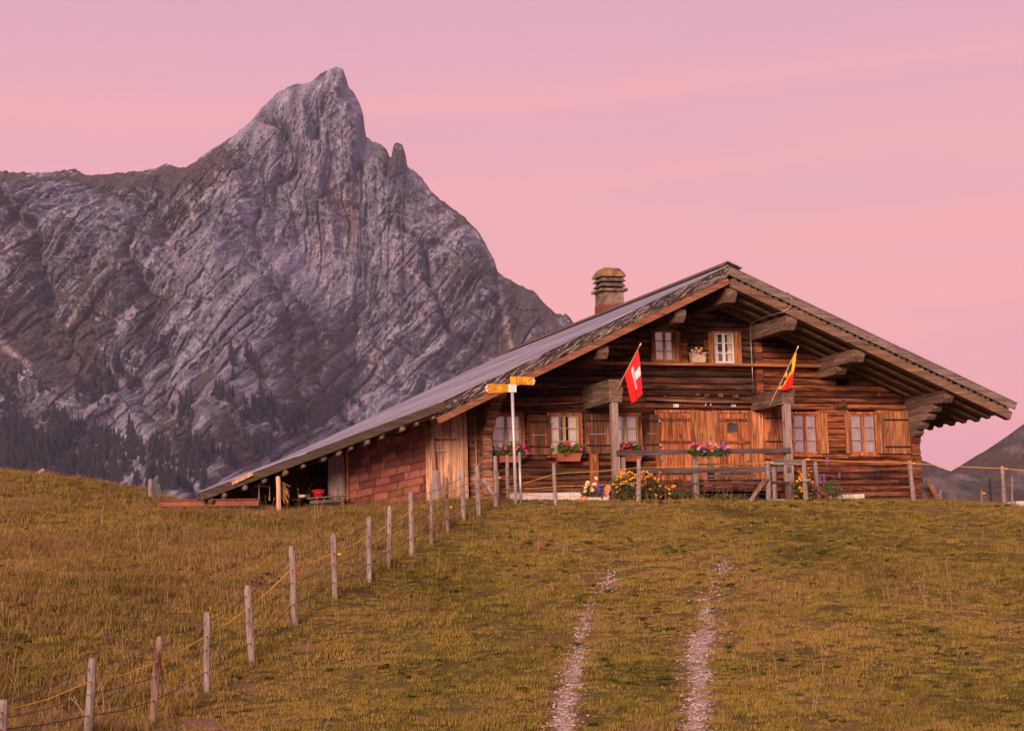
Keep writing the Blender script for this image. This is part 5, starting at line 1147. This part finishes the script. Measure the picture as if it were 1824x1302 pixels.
for _ in range(14): a = np.array([random.uniform(-.02,.06), random.uniform(-.05,.05), random.uniform(.0,.28)]); mb.beam(a, a+np.array([random.uniform(.04,.2), random.uniform(-.05,.05), -random.uniform(.1,.25)]), .006, .006)
tag(mb.build('straw_bundle', plain('straw', (0.55,0.33,0.10), .9), None, loc=tuple(o0)), 'loose yellow straw twine hanging on the shed post', 'straw')
tag(MB().tube([P(280,870,3.1), P(282,880,3.0), P(284,892,2.9)], .012, 5).build('twine', plain('blue_twine', (0.06,0.16,0.34), .7)), 'blue twine tied to the short stake on the left skyline', 'twine')
stick('leaning_board', 'brown board leaning at the right chalet corner', 'board', P(1653,856,1.0)+np.array([0,0,0]), P(1672,890,.4), .12, .03, W_LOGG)
stick('leaning_board', 'dark board lying behind the brown leaning one at the right corner', 'board', P(1652,868,1.3), P(1666,892,.9), .2, .03, W_SHUT)
a = P(1798, 903, -1.0); e = P(1860, 908, -1.0); tag(MB().box(0, e[0]-a[0], -.25, .25, -.3, .12).jit(.006).build('water_trough', M_PLASTER, None, loc=tuple(a)), 'pale trough edge cut off by the right border', 'trough')

# ------------------------------------------------------------------ grass, stalks, gravel (uncountable)
def scatter(name, pts, rots, scl, idx, sources, label, cat):
    c = bpy.data.collections.new(name+'_source')
    for i, (me) in enumerate(sources):
        so = bpy.data.objects.new('%s_source_%02d' % (name, i), me); c.objects.link(so)
    me = bpy.data.meshes.new(name); me.vertices.add(len(pts)); me.vertices.foreach_set('co', np.asarray(pts, np.float32).ravel())
    for an, ty, dat, key in (('rot','FLOAT_VECTOR',rots,'vector'),('scl','FLOAT',scl,'value'),('idx','INT',idx,'value')):
        a = me.attributes.new(an, ty, 'POINT'); a.data.foreach_set(key, np.asarray(dat).ravel())
    o = link(name, me)
    g = bpy.data.node_groups.new(name, 'GeometryNodeTree')
    g.interface.new_socket('Geometry', in_out='INPUT', socket_type='NodeSocketGeometry'); g.interface.new_socket('Geometry', in_out='OUTPUT', socket_type='NodeSocketGeometry')
    gi = g.nodes.new('NodeGroupInput'); go = g.nodes.new('NodeGroupOutput'); ip = g.nodes.new('GeometryNodeInstanceOnPoints'); ci = g.nodes.new('GeometryNodeCollectionInfo')
    ci.inputs['Collection'].default_value = c; ci.inputs['Separate Children'].default_value = True; ci.inputs['Reset Children'].default_value = True
    def na(nm, ty):
        q = g.nodes.new('GeometryNodeInputNamedAttribute'); q.data_type = ty; q.inputs['Name'].default_value = nm; return [s for s in q.outputs if s.enabled and s.name == 'Attribute'][0]
    er = g.nodes.new('FunctionNodeEulerToRotation'); g.links.new(na('rot', 'FLOAT_VECTOR'), er.inputs[0])
    ip.inputs['Pick Instance'].default_value = True
    g.links.new(gi.outputs[0], ip.inputs['Points']); g.links.new(ci.outputs[0], ip.inputs['Instance']); g.links.new(na('idx', 'INT'), ip.inputs['Instance Index']); g.links.new(er.outputs[0], ip.inputs['Rotation']); g.links.new(na('scl', 'FLOAT'), ip.inputs['Scale']); g.links.new(ip.outputs[0], go.inputs[0])
    md = o.modifiers.new('scatter', 'NODES'); md.node_group = g
    return tag(o, label, cat, kind='stuff')
def grass_mat(name, cols, dry):
    m = bpy.data.materials.new(name); m.use_nodes = True; t = m.node_tree; t.nodes.clear()
    o = t.nodes.new('ShaderNodeOutputMaterial'); df = N(t, 'ShaderNodeBsdfDiffuse'); tl = N(t, 'ShaderNodeBsdfTranslucent'); mx = N(t, 'ShaderNodeMixShader'); mx.inputs[0].default_value = 0.3
    ge = N(t, 'ShaderNodeNewGeometry'); oi = N(t, 'ShaderNodeObjectInfo')
    nz = N(t, 'ShaderNodeTexNoise', i_Scale=0.24, i_Detail=6.0, i_Roughness=0.65); t.links.new(ge.outputs['Position'], nz.inputs['Vector'])
    v = math_n(t, 'ADD', math_n(t, 'MULTIPLY', nz.outputs[0], 0.75), math_n(t, 'MULTIPLY', oi.outputs['Random'], 0.27))
    rp = ramp(t, [(0.30, cols[0]), (0.44, cols[1]), (0.56, cols[2]), (0.70, dry)]); t.links.new(v, rp.inputs[0])
    t.links.new(rp.outputs[0], df.inputs[0]); t.links.new(rp.outputs[0], tl.inputs[0]); t.links.new(df.outputs[0], mx.inputs[1]); t.links.new(tl.outputs[0], mx.inputs[2]); t.links.new(mx.outputs[0], o.inputs[0])
    return m
def tuft(n, rad, hmin, hmax, wd, mat, lean=.5):
    mb = MB()
    for _ in range(n):
        a = random.uniform(0, 6.283); r_ = rad*math.sqrt(random.random()); x, y = r_*math.cos(a), r_*math.sin(a); h_ = random.uniform(hmin, hmax); th = random.uniform(0, 6.283); l_ = h_*random.uniform(.1, lean)*1.6
        dx, dy = math.cos(th), math.sin(th); w_ = wd*random.uniform(.6,1.3); px_, py_ = -dy*w_/2, dx*w_/2
        k0 = len(mb.v); mb.v += [(x-px_, y-py_, -.01), (x+px_, y+py_, -.01), (x+dx*l_*.4+px_*.8, y+dy*l_*.4+py_*.8, h_*.6), (x+dx*l_*.4-px_*.8, y+dy*l_*.4-py_*.8, h_*.6), (x+dx*l_, y+dy*l_, h_)]
        mb.f += [(k0, k0+1, k0+2, k0+3), (k0+3, k0+2, k0+4)]; mb.m += [0, 0]
    me = bpy.data.meshes.new('tuft'); me.from_pydata(mb.v, [], mb.f); me.materials.append(mat); me.update(); return me
GM = grass_mat('short_grass', [(0.108,0.100,0.023),(0.245,0.200,0.043),(0.385,0.285,0.064)], (0.40,0.250,0.104))
GD = grass_mat('dry_grass', [(0.16,0.098,0.042),(0.25,0.158,0.068),(0.33,0.215,0.098)], (0.42,0.275,0.15))
src = [tuft(52, .13, .018, .045, .008, GM, .9) for _ in range(5)] + [tuft(36, .11, .04, .09, .008, GM, .9) for _ in range(3)] + [tuft(26, .10, .05, .14, .007, GD, 1.0) for _ in range(3)]
NPT = 150000
Xr = rng.uniform(-22.5, 11, NPT); Yr = rng.uniform(-25, 9, NPT)
v_ = np.stack([Xr-C[0], Yr-C[1]], 1); fwd = v_@dep[:2]; side = v_@lat[:2]
dens = np.clip(1.25-fwd/60, .45, 1)
keep = (fwd > 17) & (fwd < 52) & (np.abs(side) < fwd*0.30+1.5) & (rng.random(NPT) < dens)
hx = (Xr > -8.2) & (Xr < 5.7) & (Yr > -.55); keep &= ~hx
Xr, Yr = Xr[keep], Yr[keep]
sm_, sa_, so_ = soil_mask(Xr, Yr)
k2 = (rng.random(len(Xr)) > sm_*1.05-.08) & (rng.random(len(Xr)) > sa_*.75) & (rng.random(len(Xr)) > so_*1.1)
Xr, Yr, sa_ = Xr[k2], Yr[k2], sa_[k2]
Zr = ground_z(Xr, Yr) - .05*sa_
# left of the fence the meadow is longer and drier
fa, fb = fpts[0][0], fpts[-1][0]; sidef = (fb[0]-fa[0])*(Yr-fa[1]) - (fb[1]-fa[1])*(Xr-fa[0]); left = sidef > 0
patch = fbm(Xr*.28, Yr*.28, 3, 201)
pr_dry = np.where(left, .30+.55*patch, .03+.22*np.clip(patch-.12, 0, 1)); pr_mid = np.where(left, .45, .08+.25*patch)
u_ = rng.random(len(Xr)); idx = np.where(u_ < pr_dry, rng.integers(8, 11, len(Xr)), np.where(u_ < pr_dry+pr_mid, rng.integers(5, 8, len(Xr)), rng.integers(0, 5, len(Xr))))
scl = rng.uniform(.75, 1.25, len(Xr))*np.where(left, 1.12, 1.0)*(1-.35*np.clip(sa_, 0, 1))*np.clip(.88+.55*fbm(Xr*1.0, Yr*1.0, 3, 251), .5, 1.4)
rot = np.stack([rng.normal(0, .08, len(Xr)), rng.normal(0, .08, len(Xr)), rng.uniform(0, 6.283, len(Xr))], 1)
scatter('meadow_grass', np.stack([Xr, Yr, Zr], 1), rot, scl, idx.astype(np.int32), src, 'short olive and dry brown meadow grass on the slope', 'grass')
def weed():
    mb = MB()
    for k_ in range(9):
        th = 6.283*k_/9+random.uniform(-.2,.2); L = random.uniform(.04,.08); dx, dy = math.cos(th), math.sin(th); w_ = L*.3
        mb.v += [(0,0,.0),(dx*L*.5-dy*w_, dy*L*.5+dx*w_, .035),(dx*L, dy*L, .02),(dx*L*.5+dy*w_, dy*L*.5-dx*w_, .035)]; kk = len(mb.v)-4; mb.f.append((kk,kk+1,kk+2,kk+3)); mb.m.append(0)
    me = bpy.data.meshes.new('weed'); me.from_pydata(mb.v, [], mb.f); me.materials.append(WDM); me.update(); return me
WDM = grass_mat('weed_leaf', [(0.05,0.060,0.018),(0.075,0.085,0.022),(0.10,0.10,0.03)], (0.16,0.10,0.05))
pick = rng.random(len(Xr)) < .06*np.clip(.5+2.2*fbm(Xr*.7, Yr*.7, 3, 33), 0, 2)
Xw, Yw = Xr[pick]+.06, Yr[pick]+.04
scatter('meadow_weeds', np.stack([Xw, Yw, ground_z(Xw, Yw)], 1), np.stack([rng.normal(0,.2,len(Xw)), rng.normal(0,.2,len(Xw)), rng.uniform(0,6.28,len(Xw))], 1), rng.uniform(.7,1.6,len(Xw)), rng.integers(0,4,len(Xw)).astype(np.int32), [weed() for _ in range(4)], 'small dark broad-leaved weeds scattered in the turf', 'weeds')
# tall dry stalks
def stalk_mesh():
    mb = MB()
    for _ in range(random.randint(2, 5)):
        x, y = random.uniform(-.06,.06), random.uniform(-.06,.06); h_ = random.uniform(.18,.42); th = random.uniform(0, 6.283); l_ = h_*random.uniform(.05,.4)
        a = (x, y, 0); m_ = (x+math.cos(th)*l_*.4, y+math.sin(th)*l_*.4, h_*.6); e = (x+math.cos(th)*l_, y+math.sin(th)*l_, h_)
        mb.tube([a, m_, e], [.0042,.0034,.0028], 3, cap=False)
        if random.random() < .6: mb.tube([np.array(e)-(np.array(e)-np.array(m_))*.25, e], [.008,.004], 4)
    me = bpy.data.meshes.new('stalk'); me.from_pydata(mb.v, [], mb.f); me.materials.append(GD); me.update(); return me
ns = 2600; Xs = rng.uniform(-20, 8, ns); Ys = rng.uniform(-24, 3, ns)
sdf = (fb[0]-fa[0])*(Ys-fa[1]) - (fb[1]-fa[1])*(Xs-fa[0]); v_ = np.stack([Xs-C[0], Ys-C[1]], 1); fwd = v_@dep[:2]; side = v_@lat[:2]
pt_ = fbm(Xs*.4, Ys*.4, 3, 77); ok = (fwd > 17) & (fwd < 46) & (np.abs(side) < fwd*.3+1) & (rng.random(ns) < np.where(sdf > 0, .75+pt_, .05+.8*np.clip(pt_-.18, 0, 1)))
ok &= ~((Xs > -8.2) & (Xs < 5.7) & (Ys > -.55)); Xs, Ys = Xs[ok], Ys[ok]
for px, py, m_, sd in [(1640,1060,24,.7),(1590,1040,12,.5),(1700,1075,16,.8),(920,985,14,.4),(700,890,24,.6),(1300,905,12,1.2)]:
    q = G(px, py); Xs = np.append(Xs, q[0]+rng.normal(0, sd, m_)); Ys = np.append(Ys, q[1]+rng.normal(0, sd, m_))
scatter('dry_stalks', np.stack([Xs, Ys, ground_z(Xs, Ys)], 1), np.stack([rng.normal(0,.15,len(Xs)), rng.normal(0,.15,len(Xs)), rng.uniform(0,6.28,len(Xs))], 1), rng.uniform(.7,1.2,len(Xs)), rng.integers(0,6,len(Xs)).astype(np.int32), [stalk_mesh() for _ in range(6)], 'tall dry brown grass stalks scattered over the meadow', 'grass')
# gravel of the two wheel tracks
GV = plain('gravel_stone', (0.42,0.34,0.325), .9, var=.3, scale=12); GV2 = plain('gravel_stone_red', (0.36,0.21,0.17), .9, var=.25, scale=12)
def stone_mesh(mat):
    bm = bmesh.new(); bmesh.ops.create_icosphere(bm, subdivisions=1, radius=1.0)
    for v in bm.verts: v.co = Vector((v.co.x*random.uniform(.7,1.2), v.co.y*random.uniform(.7,1.2), v.co.z*random.uniform(.35,.6)))
    me = bpy.data.meshes.new('stone'); bm.to_mesh(me); bm.free(); me.materials.append(mat); return me
sx, sy, ss_ = [], [], []
for tp in track_pts:
    for q in tp:
        for _ in range(int(34*q[4])): sx.append(q[0]+random.gauss(0, q[3]*.75)); sy.append(q[1]+random.gauss(0, .12)); ss_.append(random.choice((.007,.009,.011,.014,.018,.026)))
for q, r_, s_ in mole_pts:
    for _ in range(16): sx.append(q[0]+random.gauss(0, r_*.7)); sy.append(q[1]+random.gauss(0, r_*.7)); ss_.append(random.uniform(.008,.02))
sx, sy, ss_ = np.array(sx), np.array(sy), np.array(ss_)
_, sa2, _ = soil_mask(sx, sy)
scatter('track_gravel', np.stack([sx, sy, ground_z(sx, sy)-.05*sa2+.004], 1), np.stack([rng.normal(0,.2,len(sx)), rng.normal(0,.2,len(sx)), rng.uniform(0,6.28,len(sx))], 1), ss_, rng.integers(0,5,len(sx)).astype(np.int32), [stone_mesh(GV) for _ in range(4)]+[stone_mesh(GV2)], 'pale gravel in the two wheel tracks up the meadow', 'gravel')
# tiny yellow meadow flowers
def dot():
    mb = MB(); mb.tube([(0,0,0),(0,0,.07)], .002, 3); blossom(mb, (0,0,.06), .011); return mb.mesh('flower', M_GOLD)
fxs = rng.uniform(-14, 6, 110); fys = rng.uniform(-21, -4, 110); v_ = np.stack([fxs-C[0], fys-C[1]], 1); fwd = v_@dep[:2]; side = v_@lat[:2]; ok = (fwd > 18) & (np.abs(side) < fwd*.28) & (fbm(fxs*.3, fys*.3, 2, 5) > -.05); fxs, fys = fxs[ok], fys[ok]
scatter('meadow_flowers', np.stack([fxs, fys, ground_z(fxs, fys)], 1), np.zeros((len(fxs), 3)), np.ones(len(fxs)), np.zeros(len(fxs), np.int32), [dot()], 'tiny yellow flowers dotted over the meadow', 'flowers')

# ------------------------------------------------------------------ conifers on the mountain
SPR = plain('spruce_needles', (0.016,0.017,0.022), .95, var=.3, scale=.4)
def spruce_mesh(h_, seed):
    r = random.Random(seed); mb = MB(); mb.tube([(0,0,-2),(0,0,h_*.5)], [h_*.018, h_*.008], 5)
    L = 9
    for i in range(L):
        q = i/L; z0 = h_*(.08+.86*q); rr = h_*.25*(1-q)**.8*r.uniform(.8,1.15)+.2; n_ = 9; k0 = len(mb.v)
        mb.v.append((0, 0, z0+h_*.17))
        for j in range(n_*2):
            a = math.pi*j/n_+r.uniform(-.1,.1); s_ = rr*(1.0 if j % 2 else .55)*r.uniform(.75,1.2); mb.v.append((s_*math.cos(a), s_*math.sin(a), z0-(h_*.03 if j % 2 else -h_*.02)))
        for j in range(n_*2): mb.f.append((k0, k0+1+j, k0+1+(j+1) % (n_*2))); mb.m.append(0)
    me = bpy.data.meshes.new('spruce'); me.from_pydata(mb.v, [], mb.f); me.materials.append(SPR); me.update(); return me
spm = [spruce_mesh(18, 100+i) for i in range(5)]
IND = [(12,728,1.5),(60,690,1.1),(70,695,1.0),(208,640,1.2),(215,655,1.1),(218,668,1.0),(75,535,.7),(68,545,.7),(86,560,.6),(265,515,.7),(270,520,.6),(130,620,.6),(255,600,.5),(308,630,.5),(425,590,.5),(412,640,1.3),(416,648,1.1),(440,632,1.2),(446,645,1.2),(452,655,1.1),(458,662,1.1),(462,668,1.0),(415,672,.9),(385,700,1.0),(392,708,1.1),(398,700,.9),(408,712,1.0),(415,705,.8),(464,715,1.5),(470,735,1.4),(478,740,1.3),(484,728,1.2),(490,735,1.2),(335,735,.6),(343,738,.6),(230,770,1.3),(235,780,1.2),(165,685,1.0),(188,675,1.0),(195,668,.9),(88,560,.5),(610,695,.9),(618,705,.9),(628,712,1.0),(730,612,.5),(600,725,.8),(640,720,.7),(550,710,.6),(330,600,.5),(280,590,.5),(375,560,.45),(520,330,.0)]
for i, (px, py, s_) in enumerate(IND):
    if s_ <= 0: continue
    q = on_mountain(px, py+6); o = link('spruce_tree', spm[i % 5], None, tuple(q), (0, 0, random.uniform(0, 6.28))); o.scale = (s_, s_, s_*1.05)
    side_ = 'far lower left mountain slope' if px < 240 else ('ledges below the great rock wall' if px < 520 else 'rock ledges right above the lean-to roof')
    tag(o, 'small dark spruce standing on the %s' % side_, 'tree', 'spruces on the %s' % side_)
# the wood at the foot: reads as one mass
V_, F_ = [], []; base_v = [np.array([v.co[:] for v in m.vertices]) for m in spm]; base_f = [[tuple(p.vertices) for p in m.polygons] for m in spm]; off_v = 0
cand = []
for px, py, rx, ry, nc_, n_ in [(50,800,80,60,16,16),(130,800,80,40,12,12),(250,830,60,34,8,10),(320,855,60,26,6,10),(60,855,90,20,10,12),(150,858,110,16,10,12),(480,745,40,24,6,12),(450,800,60,16,5,9),(330,800,40,20,3,7),(300,720,40,30,3,6),(190,690,50,30,5,7),(110,710,60,30,4,7),(560,720,30,25,2,6),(40,700,50,30,3,5)]:
    for _ in range(nc_):
        qx, qy = random.gauss(px, rx*.62), random.gauss(py, ry*.62)
        for _ in range(int(n_*random.uniform(.5,1.6))): cand.append((random.gauss(qx, 11), random.gauss(qy, 8)))
for px, py in cand:
    q = on_mountain(px, py); i = random.randrange(5); s_ = random.uniform(.35,.8)*random.choice((1,1,1.35)); a = random.uniform(0, 6.28)
    bv = base_v[i]*s_*np.array([1.15,1.15,1.25]); rv = np.stack([bv[:,0]*math.cos(a)-bv[:,1]*math.sin(a), bv[:,0]*math.sin(a)+bv[:,1]*math.cos(a), bv[:,2]], 1)+q
    V_.append(rv); F_ += [tuple(x+off_v for x in f) for f in base_f[i]]; off_v += len(rv)
me = bpy.data.meshes.new('spruce_wood'); me.from_pydata(np.concatenate(V_).tolist(), [], F_); me.materials.append(SPR); me.update()
tag(link('spruce_wood', me), 'dark spruce forest at the foot of the mountain', 'forest', kind='stuff')
